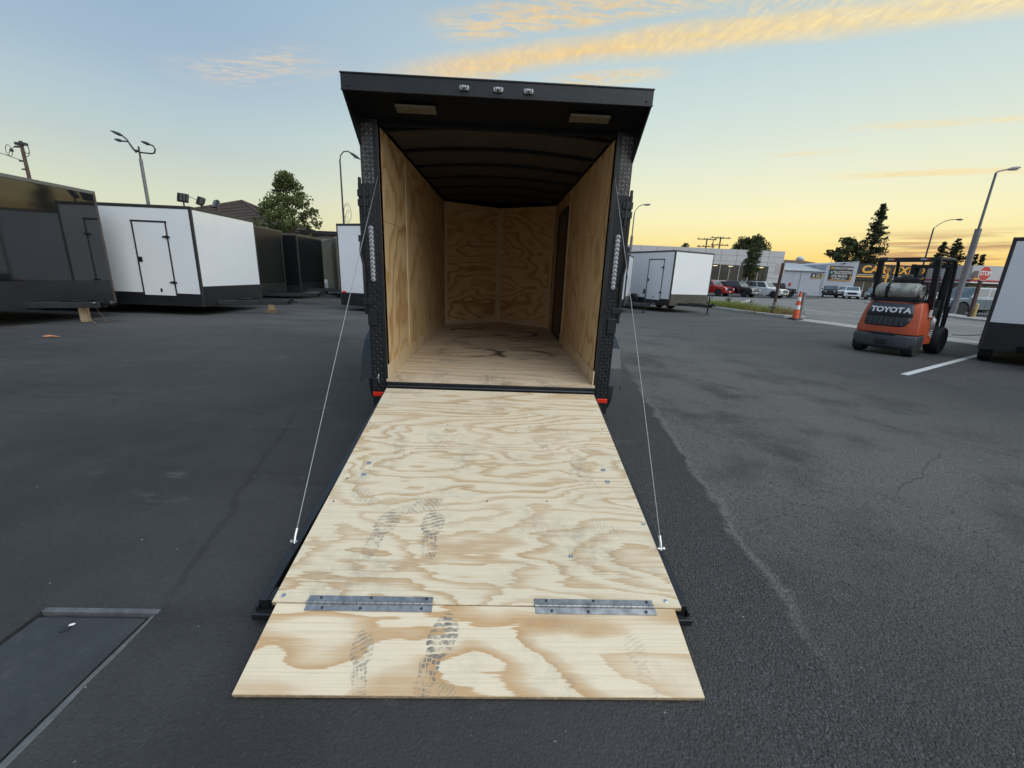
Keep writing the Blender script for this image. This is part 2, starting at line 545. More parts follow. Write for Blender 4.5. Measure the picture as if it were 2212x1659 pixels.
CREAM = (.75, .635, .455); TAN = (.485, .30, .142)
FP = [(-.245, -1.66, .10, .32, .78), (-.49, -1.66, -.15, .32, .62), (-.36, -1.49, -1.1, .30, .42), (-.57, -.90, .2, .30, .30), (-.34, -.83, .5, .30, .34),
      (-.13, -1.03, -.4, .29, .32), (.57, -1.08, -.25, .30, .42), (.38, -.83, .3, .28, .25), (-.62, -1.42, 1.0, .28, .34), (.62, -1.2, .3, .28, .28), (.66, -1.62, 1.3, .26, .20)]
MAT = {}
MAT['ply_ramp'] = plywood('ramp plywood', CREAM, TAN, k=22, sc=(.72, 2.0, 2), seed=3.1, prints=FP, dirt=.42, jag=.045, detail=3.5)
MAT['ply_top'] = plywood('ramp top plywood', CREAM, TAN, k=17, sc=(.40, 2.6, 2), seed=8.7, dirt=.3, jag=.05, detail=3)
MAT['ply_flap'] = plywood('flap plywood', tuple(c * 1.02 for c in CREAM), (.52, .31, .14), k=7.5, sc=(.85, 2.4, 2), seed=21.3, detail=3.5,
                          prints=[(-.135, -2.235, -.22, .30, .95), (-.40, -2.27, .25, .23, .62), (-.06, -2.40, .6, .18, .45), (.62, -2.26, .2, .22, .22)], dirt=.3, jag=.05)
MAT['ply_wall'] = plywood('wall plywood', (.74, .54, .30), (.48, .27, .10), k=11, sc=(2.0, 1.25, .7), fineax=(70, 45, 3), seed=5.5, dirt=.05, contrast=1.15, rough=.45)
MAT['ply_nose'] = plywood('nose plywood', (.76, .52, .26), (.42, .22, .075), k=11, sc=(.85, .85, 2.2), fineax=(3, 3, 70), seed=14.2, dirt=.05, contrast=1.0, rough=.5)
MAT['ply_floor'] = plywood('floor plywood', (.71, .57, .405), (.47, .31, .175), k=10, sc=(.40, 2.6, 2), seed=30.4, dirt=1.0, contrast=.9, rough=.7,
                           rings=[(-.30, 1.30, .36, .24, .95), (.37, 1.25, .32, .26, 1.0), (-.42, 2.95, .30, .28, 1.0), (.30, 2.85, .32, .28, .9), (.45, 2.3, .30, .14, 1.0), (.1, 2.1, .6, .5, .5)])
MAT['batten'] = plywood('batten wood', (.72, .56, .34), (.56, .38, .19), k=5, sc=(3, 3, .6), fineax=(60, 60, 4), seed=2.2, dirt=.05, contrast=.6)
MAT['base_wood'] = plywood('baseboard wood', (.70, .55, .35), (.50, .34, .18), k=6, sc=(1, 5, .8), fineax=(30, 30, 4), seed=6.2, dirt=.08, contrast=.8)
MAT['ply_edge'] = simple('plywood edge', (.50, .36, .21), .7, var=.35, vs=40)
MAT['black_gloss'] = simple('black gloss skin', (.009, .010, .011), .22, var=.2, rvar=.08, spec=.28)
MAT['black_skin'] = simple('black gloss trailer skin', (.012, .013, .014), .05, var=.2, rvar=.03, spec=.5, bump=.015, bs=2.0)
MAT['black_skin'].node_tree.nodes['Principled BSDF'].inputs['IOR'].default_value = 1.72
MAT['black_frame'] = simple('black frame paint', (.014, .015, .017), .38, var=.3, rvar=.2, bump=.05, dirt=.15, dirtcol=(.06, .055, .05))
MAT['diamond'] = simple('black diamond plate', (.016, .017, .019), .22, var=.3, rvar=.14, dirt=.25, dirtcol=(.05, .046, .042), vs=12)
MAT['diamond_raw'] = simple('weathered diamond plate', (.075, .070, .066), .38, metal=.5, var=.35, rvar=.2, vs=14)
MAT['ceiling'] = simple('dark ceiling liner', (.040, .034, .030), .7, var=.2)
MAT['soffit'] = simple('matt black soffit', (.006, .006, .007), .8, var=.2, spec=.2)
MAT['lug_raw'] = simple('highlit bare tread lugs', (.26, .25, .235), .32, metal=.7, var=.3, vs=30)  # lighter than the plate: lug highlights painted in, on top of wear
MAT['lug_black'] = simple('highlit black tread lugs', (.024, .025, .027), .25, var=.5, vs=20)  # faint highlights on the black lugs, put into their base colour
MAT['rib'] = simple('ceiling bow steel', (.005, .005, .006), .55, var=.2)
MAT['trim'] = simple('dark anodised trim', (.030, .029, .028), .42, var=.2, spec=.5)
MAT['trim_bronze'] = simple('weathered bronze trim', (.085, .070, .060), .5, var=.25, metal=.2)
MAT['trim_grey'] = simple('grey roof trim', (.16, .155, .14), .5, var=.2, metal=.3)
MAT['white_skin'] = simple('white gloss skin', (.80, .81, .82), .14, var=.025, vs=1.2, rvar=.05, spec=.5, bump=.02, bs=1.8)
MAT['band'] = simple('charcoal stone guard', (.016, .017, .019), .36, var=.2, vs=3)
MAT['band_grey'] = simple('grey stone guard', (.075, .068, .062), .35, var=.2, vs=3)
MAT['steel'] = simple('hinge steel', (.34, .335, .33), .42, metal=.75, var=.35, vs=25, rvar=.25)
MAT['zinc'] = simple('zinc washer', (.55, .58, .60), .28, metal=.9, var=.2, vs=60)
MAT['bright'] = simple('bright steel', (.62, .62, .60), .25, metal=.9, var=.2, vs=30)
MAT['cable'] = simple('steel cable', (.33, .33, .33), .45, metal=.6, var=.15, vs=50)
MAT['screw'] = simple('black screw', (.02, .02, .02), .4, var=.2)
MAT['lens'] = simple('clear lens', (.42, .43, .44), .32, var=.25, vs=90, spec=.5)
MAT['tread_fender'] = simple('gloss tread fender', (.016, .018, .021), .22, var=.3, spec=.6)
MAT['tread_fender'].node_tree.nodes['Principled BSDF'].inputs['IOR'].default_value = 1.5
MAT['chip'] = simple('light reflector cup', (.10, .10, .11), .25, metal=.5, var=.6, vs=150)
MAT['dome_lens'] = simple('warm dome lens', (.14, .115, .072), .5, var=.1, vs=80)
MAT['red_lens'] = simple('red lens', (.75, .035, .012), .15, var=.15, vs=40, spec=.6)
MAT['rubber'] = simple('tyre rubber', (.018, .018, .019), .75, var=.3, vs=20, bump=.15)
MAT['lumber'] = plywood('lumber block', (.50, .38, .23), (.36, .24, .12), k=5, sc=(2, 2, 8), seed=1.0, dirt=.3)
MAT['lumber_dark'] = simple('weathered lumber', (.20, .135, .085), .8, var=.4, vs=20)
MAT['glass'] = simple('dark window glass', (.018, .020, .022), .05, var=.1, spec=.9)
MAT['chrome'] = simple('chrome', (.60, .61, .62), .16, metal=.95, var=.15, vs=8)
MAT['headlamp'] = simple('headlamp lens', (.62, .63, .64), .10, var=.2, vs=20, spec=.8)
MAT['dark_plastic'] = simple('dark plastic', (.022, .022, .024), .5, var=.2)
MAT['alloy'] = simple('alloy rim', (.32, .32, .33), .3, metal=.8, var=.2)
MAT['letter_white'] = simple('white lettering', (.78, .78, .77), .5, var=.04)


# ================================================================ ground
def asphalt_mat(name, col_a, col_b, near=True):
    m_, nt, b, tc = mat_new(name)
    x, y, z = nt.sep(tc)
    big = nt.noise(tc, .28, 4, .6); mid = nt.noise(tc, 1.7, 4, .62)
    stone = nt.voro(tc, 95, 'F1', 'Color'); sv = nt.sep(stone)[0]
    stone2 = nt.voro(tc, 210, 'F1', 'Color'); sv2 = nt.sep(stone2)[1]
    sd = nt.voro(tc, 95, 'F1', 'Distance'); sd2 = nt.voro(tc, 230, 'F1', 'Distance')
    base = nt.mix(nt.step(big, .35, .68), tuple(col_a) + (1,), tuple(col_b) + (1,))
    base = nt.mix(nt.m('MULTIPLY', nt.step(mid, .4, .72), .30), base, tuple(c * 1.35 for c in col_b) + (1,))
    # drag marks of tyres, long and faint
    drag = nt.noise(nt.map(tc, rot=(0, 0, R(-14)), scale=(.35, 3.2, 1)), 1.0, 4, .6, .8)
    base = nt.mix(nt.m('MULTIPLY', nt.step(drag, .52, .72), .35), base, tuple(c * .62 for c in col_a) + (1,))
    coarse = .45
    if near:
        edge = nt.m('SUBTRACT', x, nt.m('ADD', 1.70, nt.m('MULTIPLY', y, .15)))
        wob_ = nt.m('MULTIPLY', nt.m('SUBTRACT', nt.noise(tc, 2.4, 4, .65), .5), .30)
        e = nt.m('ADD', edge, wob_)
        right = nt.step(x, .2, 1.3)
        # coarse open stones beside the ramp, worn pale dust beyond the old patch edge
        pale = nt.m('MULTIPLY', nt.step(e, -.03, .07), nt.m('SUBTRACT', 1.0, nt.step(x, 3.2, 7.5)))
        pale = nt.m('MULTIPLY', pale, nt.m('MULTIPLY', nt.step(y, -2.7, -.6), nt.step(nt.noise(tc, .9, 5, .65), .32, .56)))
        rim = nt.m('MULTIPLY', nt.m('SUBTRACT', 1.0, nt.step(nt.m('ABSOLUTE', nt.m('SUBTRACT', e, .02)), .006, .045)), nt.m('MULTIPLY', nt.step(y, -2.6, -1.6), nt.m('SUBTRACT', 1.0, nt.step(y, 1.0, 2.6))))
        gr = nt.m('MULTIPLY', right, nt.m('SUBTRACT', 1.0, nt.step(x, 5, 12)))
        base = nt.mix(nt.m('MULTIPLY', gr, .5), base, (.082, .080, .077, 1))
        blot = nt.m('MULTIPLY', nt.m('MULTIPLY', gr, nt.step(nt.noise(tc, .8, 6, .68), .50, .66)), .14)
        base = nt.mix(blot, base, (.019, .019, .020, 1))
        base = nt.mix(nt.m('MULTIPLY', pale, .9), base, (.142, .135, .124, 1))
        base = nt.mix(nt.m('MULTIPLY', rim, .6), base, (.20, .19, .165, 1))
        scuff = nt.m('MULTIPLY', nt.step(nt.noise(nt.map(tc, scale=(1.0, 2.2, 1)), 1.25, 6, .66), .60, .72), .36)
        base = nt.mix(scuff, base, (.16, .155, .145, 1))
        coarse = nt.m('ADD', .35, nt.m('MULTIPLY', gr, .65))

        def crack(p0, p1, wd, st, jit=.10):
            nonlocal base
            d = (p1[0] - p0[0], p1[1] - p0[1]); L = math.hypot(*d); d = (d[0] / L, d[1] / L)
            px = nt.m('SUBTRACT', x, p0[0]); py = nt.m('SUBTRACT', y, p0[1])
            t = nt.m('ADD', nt.m('MULTIPLY', px, d[0]), nt.m('MULTIPLY', py, d[1]))
            q = nt.m('ADD', nt.m('MULTIPLY', px, -d[1]), nt.m('MULTIPLY', py, d[0]))
            q = nt.m('ADD', q, nt.m('MULTIPLY', nt.m('SUBTRACT', nt.noise(tc, 2.2, 5, .65), .5), jit * 2))
            k = nt.m('SUBTRACT', 1.0, nt.step(nt.m('ABSOLUTE', q), wd * .4, wd))
            k = nt.m('MULTIPLY', k, nt.m('MULTIPLY', nt.step(t, -.1, .2), nt.m('SUBTRACT', 1.0, nt.step(t, L - .2, L + .2))))
            base = nt.mix(nt.m('MULTIPLY', k, st), base, (.012, .012, .012, 1))
        crack((3.0, 2.6), (5.3, -.9), .012, .6)
        crack((2.9, 4.4), (9.5, 2.2), .03, .35, .3)
        crack((-6.5, 1.0), (-2.2, .4), .02, .35, .2)
        crack((-2.0, .6), (-1.35, -2.0), .03, .3, .12)
        crack((4.2, -.1), (3.0, -.9), .008, .5)
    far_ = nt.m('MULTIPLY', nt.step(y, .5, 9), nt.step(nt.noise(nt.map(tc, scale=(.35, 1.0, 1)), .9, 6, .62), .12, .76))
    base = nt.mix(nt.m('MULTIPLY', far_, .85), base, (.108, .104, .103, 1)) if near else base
    tone = nt.m('ADD', 1.0, nt.m('MULTIPLY', nt.m('SUBTRACT', nt.m('ADD', nt.m('MULTIPLY', sv, .6), nt.m('MULTIPLY', sv2, .4)), .5), nt.m('MULTIPLY', coarse, .75)))
    c = nt.mix(1.0, base, nt.comb(tone, tone, tone), 'MULTIPLY')
    fleck = nt.m('MULTIPLY', nt.m('MULTIPLY', nt.step(sv2, .95, .97), .22), coarse)
    c = nt.mix(fleck, c, (.20, .195, .18, 1))
    nt.l.new(c, b.inputs['Base Color'])
    b.inputs['Roughness'].default_value = .82
    b.inputs['Specular IOR Level'].default_value = .28
    bp = nt.new('ShaderNodeBump'); bp.inputs['Distance'].default_value = .010
    nt.put(bp.inputs['Strength'], nt.m('MULTIPLY', coarse, 1.0))
    hgt = nt.m('ADD', nt.m('MULTIPLY', sd, -1.0), nt.m('MULTIPLY', sd2, -.45))
    nt.l.new(hgt, bp.inputs['Height']); nt.l.new(bp.outputs[0], b.inputs['Normal'])
    return m_


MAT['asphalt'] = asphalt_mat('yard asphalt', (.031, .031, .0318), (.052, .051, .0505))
MAT['lot'] = asphalt_mat('car lot asphalt', (.045, .044, .044), (.06, .059, .058), near=False)
MAT['road'] = asphalt_mat('pale road asphalt', (.15, .145, .14), (.20, .195, .19), near=False)
MAT['concrete'] = simple('pale concrete', (.33, .31, .29), .85, var=.18, vs=2.5, bump=.2, dirt=.35, dirtcol=(.14, .13, .12))
MAT['kerb_paint'] = simple('worn white kerb', (.42, .41, .39), .8, var=.2, vs=5, dirt=.5, dirtcol=(.17, .16, .14))
MAT['line_paint'] = simple('white road paint', (.52, .52, .50), .75, var=.15, vs=9, dirt=.45, dirtcol=(.10, .10, .10))
MAT['soil'] = simple('dry soil', (.10, .075, .045), .95, var=.35, vs=7)


def struct(o):
    o['kind'] = 'structure'
    return o


# one ground sheet, with the pit of the utility vault cut out of it
vx0, vx1, vy0, vy1 = -1.80, -1.325, -3.25, -2.055
BX = [-1500, vx0, vx1, 1500]; BY = [-1500, vy0, vy1, 1500]
m = M()
for i in range(3):
    for j in range(3):
        if i == 1 and j == 1:
            continue
        m.quad((BX[i], BY[j], 0), (BX[i + 1], BY[j], 0), (BX[i + 1], BY[j + 1], 0), (BX[i], BY[j + 1], 0))
for (a, b_) in (((vx0, vy0), (vx1, vy0)), ((vx1, vy0), (vx1, vy1)), ((vx1, vy1), (vx0, vy1)), ((vx0, vy1), (vx0, vy0))):
    m.quad((a[0], a[1], -.25), (b_[0], b_[1], -.25), (b_[0], b_[1], 0), (a[0], a[1], 0))
m.quad((vx0, vy0, -.25), (vx1, vy0, -.25), (vx1, vy1, -.25), (vx0, vy1, -.25))
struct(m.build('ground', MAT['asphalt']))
vault = thing('utility_vault', 'dark flush utility vault lid with a pale worn edge set in the asphalt', 'vault lid', (vx1, vy1, 0))
m = M(); m.box(vx0 - vx1 + .012, -.035, vy0 - vy1 + .02, -.045, -.055, -.006)
m.build('lid', simple('vault lid', (.036, .039, .041), .7, var=.2, vs=5, bump=.5, bs=120, dirt=.2), vault, bevel=.004)
rim_m = simple('pale worn frame', (.105, .11, .113), .8, var=.4, vs=9, dirt=.9, dirtcol=(.06, .06, .06), bump=.4)
m = M(); m.box(-.472, -.004, -.026, -.002, -.2, .003); m.build('rim', rim_m, vault, bevel=.004)
m = M(); m.prism([(-.006, -.035), (.000, -.12), (.004, -.2), (.001, -.33), (.010, -.45), (.012, -.62), (.014, -1.19), (-.012, -1.19), (-.014, -.7), (-.017, -.3), (-.014, -.035)], -.2, .004, 'z')
m.build('rim', rim_m, vault, bevel=.004)
M().lathe([(.017, 0), (.017, .004), (.006, .006)], (-.30, -.105, -.006), 'z', 12).build('lift_hole_cap', MAT['screw'], vault)
mm = M().ball((0, 0, 0), .007, 8, 5, (1.7, .8, .6)); o = mm.build('paper_scrap', simple('paper white', (.7, .72, .72), .7), None, smooth=60)
o.location = (vx1 - .285, vy1 - .09, .003); o.rotation_euler = (0, 0, .5); tag(o, 'small crumpled white paper scrap on the vault lid', 'litter')

# the road beyond the yard, the dealers' side stays the darker ground
RP = [(14.35, -120), (14.75, 8.0), (14.5, 13.5), (14.75, 16.6), (13.9, 18.9), (13.1, 21.0), (9.0, 27.0), (-6, 35.0), (-120, 60),
      (-120, 72), (-20, 47), (20, 42.0), (28, 43.6), (34, 45.2), (40, 49.0), (48, 56.5), (56, 64), (110, 66), (110, 50), (52, 48), (41, 40), (30.4, 24.4), (27.6, 19.3), (26.3, 12), (26.3, -120)]
m = M(); m.add([(x, y, .004) for x, y in RP], [tuple(range(len(RP)))])
bm = bmesh.new(); me_ = m.mesh('road'); bm.from_mesh(me_); bmesh.ops.triangulate(bm, faces=bm.faces[:]); bm.normal_update()
for f in bm.faces:
    if f.normal.z < 0:
        f.normal_flip()
bm.to_mesh(me_); bm.free(); me_.materials.append(MAT['road'])
o = bpy.data.objects.new('road', me_); COL.objects.link(o); struct(o)


def strip(name, pts, wd, z0, z1, mt, side=1, bevel=0.0):
    """a ribbon with thickness along a polyline; pts is one edge"""
    P_ = [Vector((p[0], p[1], 0)) for p in pts]; q = []
    for i, p in enumerate(P_):
        t = (P_[min(i + 1, len(P_) - 1)] - P_[max(i - 1, 0)]).normalized()
        q.append(p + Vector((t.y, -t.x, 0)) * wd * side)
    m_ = M(); n = len(P_)
    vs = [(p.x, p.y, z1) for p in P_] + [(p.x, p.y, z1) for p in q] + [(p.x, p.y, z0) for p in P_] + [(p.x, p.y, z0) for p in q]
    fs = []
    for i in range(n - 1):
        fs += [(i, i + 1, n + i + 1, n + i), (2 * n + i + 1, 2 * n + i, 3 * n + i, 3 * n + i + 1), (i + 1, i, 2 * n + i, 2 * n + i + 1), (n + i, n + i + 1, 3 * n + i + 1, 3 * n + i)]
    fs += [(0, n, 3 * n, 2 * n), (n - 1, 2 * n - 1 + 2 * n - n, 4 * n - 1, 2 * n + n - 1)] if False else [(0, n, 3 * n, 2 * n), (2 * n - 1, n - 1, 3 * n - 1, 4 * n - 1)]
    if side > 0:
        pass
    m_.add(vs, fs)
    o_ = m_.build(name, mt, None, bevel=bevel)
    return o_


struct(strip('gutter_apron', [(13.05, 15.0), (13.15, 14.2), (13.42, 11.7), (13.72, 7.8), (13.9, 0), (13.9, -60)], 1.25, -.05, .012, MAT['concrete'], -1))
struct(strip('kerb', [(9.4, 27.5), (12.25, 21.6), (12.42, 20.6), (12.60, 18.6), (12.80, 17.2), (13.0, 16.2), (13.35, 15.6), (14.3, 15.45)], .22, -.02, .13, MAT['kerb_paint'], -1, .03))
m = M(); m.add([(x, y, .05) for x, y in [(9.62, 27.6), (12.46, 21.7), (12.62, 20.6), (12.82, 18.6), (13.02, 17.2), (13.2, 16.3), (13.45, 15.85), (14.5, 15.7), (14.75, 16.6), (13.95, 18.9), (13.7, 21.0), (10.6, 27.6)]], [tuple(reversed(range(12)))])
struct(m.build('planting_bed', MAT['soil']))
struct(strip('pavement', [(110, 66.2), (58, 66), (52, 49), (41.5, 41), (30.9, 24.6), (28.1, 19.4), (26.8, 12), (26.8, -60)], 1.5, -.05, .10, MAT['concrete'], -1 if False else 1))
for k, (a, b_) in enumerate((((22.4, 20.6), (22.5, 23.8)), ((22.3, 14.2), (22.35, 16.9)), ((22.6, 27.4), (22.8, 30.2)), ((23.3, 33.6), (23.7, 36.6)), ((19.9, 21.2), (20.0, 23.4)), ((22.3, 7.0), (22.3, 10.0)))):
    d = (Vector((b_[0], b_[1], 0)) - Vector((a[0], a[1], 0))).normalized(); n_ = Vector((-d.y, d.x, 0)) * .07
    m = M(); m.quad((a[0] - n_.x, a[1] - n_.y, .008), (a[0] + n_.x, a[1] + n_.y, .008), (b_[0] + n_.x, b_[1] + n_.y, .008), (b_[0] - n_.x, b_[1] - n_.y, .008))
    me_ = m.mesh('lane_line')
    if me_.polygons[0].normal.z < 0:
        me_.flip_normals()
    me_.materials.append(MAT['line_paint']); o = bpy.data.objects.new('lane_line', me_); COL.objects.link(o); struct(o)
a = Vector((7.19, 3.34, .004)); b_ = Vector((11.75, 6.06, .004)); d = (b_ - a).normalized(); n_ = Vector((-d.y, d.x, 0)) * .055
m = M(); m.quad(a - n_, b_ - n_, b_ + n_, a + n_); struct(m.build('parking_line', MAT['line_paint']))

# loose chippings on the worn surface beside the ramp
def chips(n, gen, smin, smax, name, mt):
    ico = np.array([(0, 0, .7), (1, 0, 0), (.3, .95, .1), (-.8, .6, -.1), (-.8, -.6, .1), (.3, -.95, -.1), (0, 0, -.5)])
    F = np.array([(0, 1, 2), (0, 2, 3), (0, 3, 4), (0, 4, 5), (0, 5, 1), (6, 2, 1), (6, 3, 2), (6, 4, 3), (6, 5, 4), (6, 1, 5)])
    V = []; FF = []
    for i in range(n):
        x, y = gen()
        s_ = RNG.uniform(smin, smax) * (RNG.random() ** 1.5 * .7 + .5)
        a_ = RNG.uniform(0, 2 * PI); ca, sa = math.cos(a_), math.sin(a_)
        p = ico * (1 + RNG.uniform(-.3, .3, ico.shape)) * np.array([s_, s_ * RNG.uniform(.5, .9), s_ * RNG.uniform(.3, .6)])
        p = np.stack([p[:, 0] * ca - p[:, 1] * sa + x, p[:, 0] * sa + p[:, 1] * ca + y, p[:, 2] + s_ * .12], 1)
        FF.append(F + 7 * i); V.append(p)
    V = np.concatenate(V); FF = np.concatenate(FF)
    me_ = bpy.data.meshes.new(name); me_.from_pydata(V.tolist(), [], FF.tolist()); me_.materials.append(mt)
    o_ = bpy.data.objects.new(name, me_); COL.objects.link(o_); o_['kind'] = 'stuff'
    return o_


MAT['chip_stone'] = simple('asphalt chippings', (.062, .061, .060), .8, var=.40, vs=55)
MAT['grit'] = simple('pale grit', (.26, .25, .23), .8, var=.5, vs=30)


def gen_right():
    while True:
        y = RNG.uniform(-2.9, 3.0); x = RNG.uniform(.98, 3.2)
        e = x - (1.70 + .15 * y)
        if RNG.random() < (.95 if e < 0 else .30 * math.exp(-e * .8) + .05) * (1.0 if y < .8 else .5):
            return x, y


def gen_all():
    if RNG.random() < .6:
        return RNG.uniform(-3.5, 5), RNG.uniform(-2.95, 1.5)
    return RNG.uniform(-9, 9), RNG.uniform(-2.9, 9)


chips(14000, gen_right, .004, .0105, 'gravel', MAT['chip_stone'])
chips(420, gen_all, .002, .0065, 'grit', MAT['grit'])
m = M()
lf = [(0, 0, .012), (.09, .035, .03), (.2, .045, .012), (.30, .01, .004), (.2, -.05, .02), (.09, -.04, .006)]
m.add(lf, [(0, 1, 2, 3, 4, 5)]); o = m.build('fallen_leaf', simple('dry leaf', (.50, .22, .11), .7, var=.2)); o.location = (-8.25, 4.1, .002); o.rotation_euler = (0, 0, .1)
o.modifiers.new('thickness', 'SOLIDIFY').thickness = .002
tag(o, 'dry orange-brown leaf lying alone on the asphalt in front of the black trailers', 'leaf')


# ================================================================ buildings across the road
MAT['clad'] = simple('pale metal cladding', (.50, .49, .485), .45, var=.06, vs=.6)
MAT['clad_dark'] = simple('cladding joint', (.16, .155, .15), .7)
MAT['shop_wall'] = simple('blue grey rendered wall', (.40, .42, .46), .85, var=.07, vs=.8, bump=.2, bs=30)
MAT['metal_roof'] = simple('pale metal roof', (.58, .60, .62), .45, var=.08, vs=1)
MAT['lot_black'] = simple('black fascia', (.018, .018, .020), .6, var=.25, vs=2)
MAT['sign_orange'] = simple('orange sign lettering', (.86, .42, .05), .55, var=.08)
MAT['sign_black'] = simple('sign board', (.022, .018, .018), .5, var=.2)
MAT['sign_pale'] = simple('sign print', (.62, .60, .57), .5, var=.06)
MAT['mullion'] = simple('pale mullion', (.45, .44, .42), .5)
MAT['lit_room'] = simple('lit ceiling lamp', (.8, .7, .4), .5, emit=(1.0, .78, .38, 1.3))
MAT['tan_board'] = simple('brown shop wall', (.15, .11, .09), .8, var=.25)
MAT['red_band'] = simple('red shop band', (.36, .03, .035), .5)
MAT['store_white'] = simple('off white parapet', (.50, .485, .48), .75, var=.06, vs=.5)
MAT['roof_tile'] = simple('brown roof tile', (.075, .048, .038), .85, var=.4, vs=9)
MAT['shop_glass'] = simple('shop window glass', (.030, .026, .024), .06, var=.5, vs=.5, spec=.9)

DL = thing('dealership', 'low white dealership clad in grey panels with tall showroom windows', 'building', (28, 60, 0))
M().box(-16, 14.3, .06, 22, 0, 6.40).build('core', MAT['clad_dark'], DL)
def panel_mesh(w_, h_):
    m_ = M().box(0, w_, -.05, .04, 0, h_).mesh('clad_panel'); m_.materials.append(MAT['clad']); return m_
PW, GAP = 2.42, .05
rows = [(5.60, 6.46), (4.76, 5.57), (4.22, 4.73)]
for z0, z1 in rows:
    me_ = panel_mesh(PW - GAP, z1 - z0)
    for k in range(13):
        x0 = 14.35 - PW * (k + 1)
        o = bpy.data.objects.new('clad_panel', me_); COL.objects.link(o); o.parent = DL; o.location = (x0, 0, z0)
for z0, z1 in ((3.36, 4.19), (2.52, 3.33), (1.68, 2.49), (.84, 1.65), (0, .81)):
    me_ = panel_mesh(2.12, z1 - z0)
    for x0 in (12.23,):
        o = bpy.data.objects.new('clad_panel', me_); COL.objects.link(o); o.parent = DL; o.location = (x0, 0, z0)
    me_ = panel_mesh(6.4, z1 - z0)
    for x0 in (-16, -9.55, -3.1):
        o = bpy.data.objects.new('clad_panel', me_); COL.objects.link(o); o.parent = DL; o.location = (x0, 0, z0)
for k in range(6):
    x0 = 3.35 + 1.47 * k
    w1 = M().box(x0 + .05, x0 + 1.42, .02, .05, 1.95, 4.17).build('showroom_window', MAT['shop_glass'], DL)
    fm = M(); fm.box(x0 - .04, x0 + .045, -.04, .059, 0, 4.2); fm.box(x0 + .046, x0 + 1.425, -.03, .059, 1.78, 1.945); fm.build('mullion', MAT['mullion'], w1)
    M().box(x0 + .05, x0 + 1.42, .02, .05, .1, 1.775).build('showroom_window', MAT['shop_glass'], DL)
for x0 in (4.0, 6.4, 11.1):
    M().ball((x0, 0, 4.02), .42, 14, 6, (1, .12, .11)).build('ceiling_lamp', MAT['lit_room'], DL)

RS = thing('repair_shop', 'blue-grey repair shop with a stepped parapet and dark sign boards', 'building', (58, 72, 0))
M().box(-8, .4, 0, 14, 0, 4.25).build('wall', MAT['shop_wall'], RS)
m = M(); m.prism([(-.25, 4.20), (-.3, 4.34), (8, 5.9), (8, 5.75)], -8.2, .398, 'x'); m.build('roof', MAT['metal_roof'], RS)
for k in range(14):
    M().bar((-7.9 + .6 * k, -.28, 4.37), (-7.9 + .6 * k, 7.9, 5.92), .05, .05).build('roof_seam', MAT['metal_roof'], RS)
M().prism([(.402, 0), (6.15, 0), (6.15, 6.26), (.402, 5.60)], -.04, 12, 'y').build('parapet_wall', MAT['shop_wall'], RS)
M().bar((.39, -.06, 5.62), (6.16, -.06, 6.28), .12, .06).build('coping', MAT['metal_roof'], RS)
M().box(-5.9, -5.5, -.06, -.005, 1.5, 2.1).build('wall_notice', MAT['red_band'], RS)
for xq in (-4.0, .1):
    M().box(xq, xq + .07, -.08, -.01, .4, 4.1).build('downpipe', MAT['shop_wall'], RS)
SG = M().box(1.05, 5.30, -.14, -.045, 2.86, 5.36).build('sign_board', MAT['sign_black'], RS, bevel=.02)
for a in ((1.05, 5.30, 2.84, 2.92), (5.24, 5.32, 2.86, 3.5)):
    M().box(a[0], a[1], -.16, -.141, a[2], a[3]).build('sign_trim', MAT['sign_orange'], SG)
sg = lambda body, size, x, z, mt=MAT['sign_pale'], **kw: lettering(body, size, mt, SG, T(x, -.155, z), depth=.02, **kw)
sg('COOKS AUTO REPAIR', .50, 3.45, 4.93, bold=.012, sx=.72); sg('LLC', .24, 5.10, 4.84, bold=.006)
sg('FULL AUTOMOTIVE', .36, 3.15, 4.36, bold=.008, sx=.92); sg('SERVICE & REPAIR', .33, 3.15, 4.04, bold=.008, sx=.92)
sg('(916) 486-8315', .50, 3.0, 3.58, bold=.012, sx=.95); sg('2217 Fulton Ave. C', .36, 3.0, 3.14, bold=.008, sx=.95)
M().lathe([(.20, 0), (.20, .02)], (1.42, -.16, 4.20), 'y', 14).build('sign_emblem', simple('cyan emblem', (.15, .45, .52), .5), SG)
em = M(); em.bar((1.15, -.15, 4.75), (1.62, -.15, 5.15), .09, .02, (0, 1, 0)); em.bar((1.62, -.15, 4.78), (1.18, -.15, 5.10), .07, .02, (0, 1, 0)); em.lathe([(.13, 0), (.13, .02)], (1.28, -.155, 5.06), 'y', 12); em.build('sign_emblem', MAT['sign_orange'], SG)
em = M()
for k, (xa, za) in enumerate(((4.72, 4.12), (4.98, 4.12), (4.72, 4.38), (4.98, 4.38))):
    em.lathe([(.10, 0), (.10, .02)], (xa, -.155, za), 'y', 10)
em.build('sign_emblem', MAT['sign_pale'], SG)
M().box(4.98, 5.07, -.16, -.141, 3.05, 3.75).build('sign_wrench', MAT['sign_orange'], SG)
S2 = M().box(-2.1, -.1, -.10, -.005, 3.12, 3.92).build('sign_board', MAT['sign_black'], RS, bevel=.02)
lettering('AUTO', .30, MAT['sign_pale'], S2, T(-.90, -.115, 3.66), depth=.02, bold=.008); lettering('SHOP', .30, MAT['sign_pale'], S2, T(-.90, -.115, 3.36), depth=.02, bold=.008)
M().box(-.22, -.10, -.115, -.101, 3.12, 3.92).build('sign_trim', MAT['sign_orange'], S2); M().box(-2.1, -.221, -.115, -.101, 3.10, 3.17).build('sign_trim', MAT['sign_orange'], S2)
M().lathe([(.2, 0), (.2, .02)], (-1.72, -.115, 3.52), 'y', 12).build('sign_emblem', MAT['sign_pale'], S2)
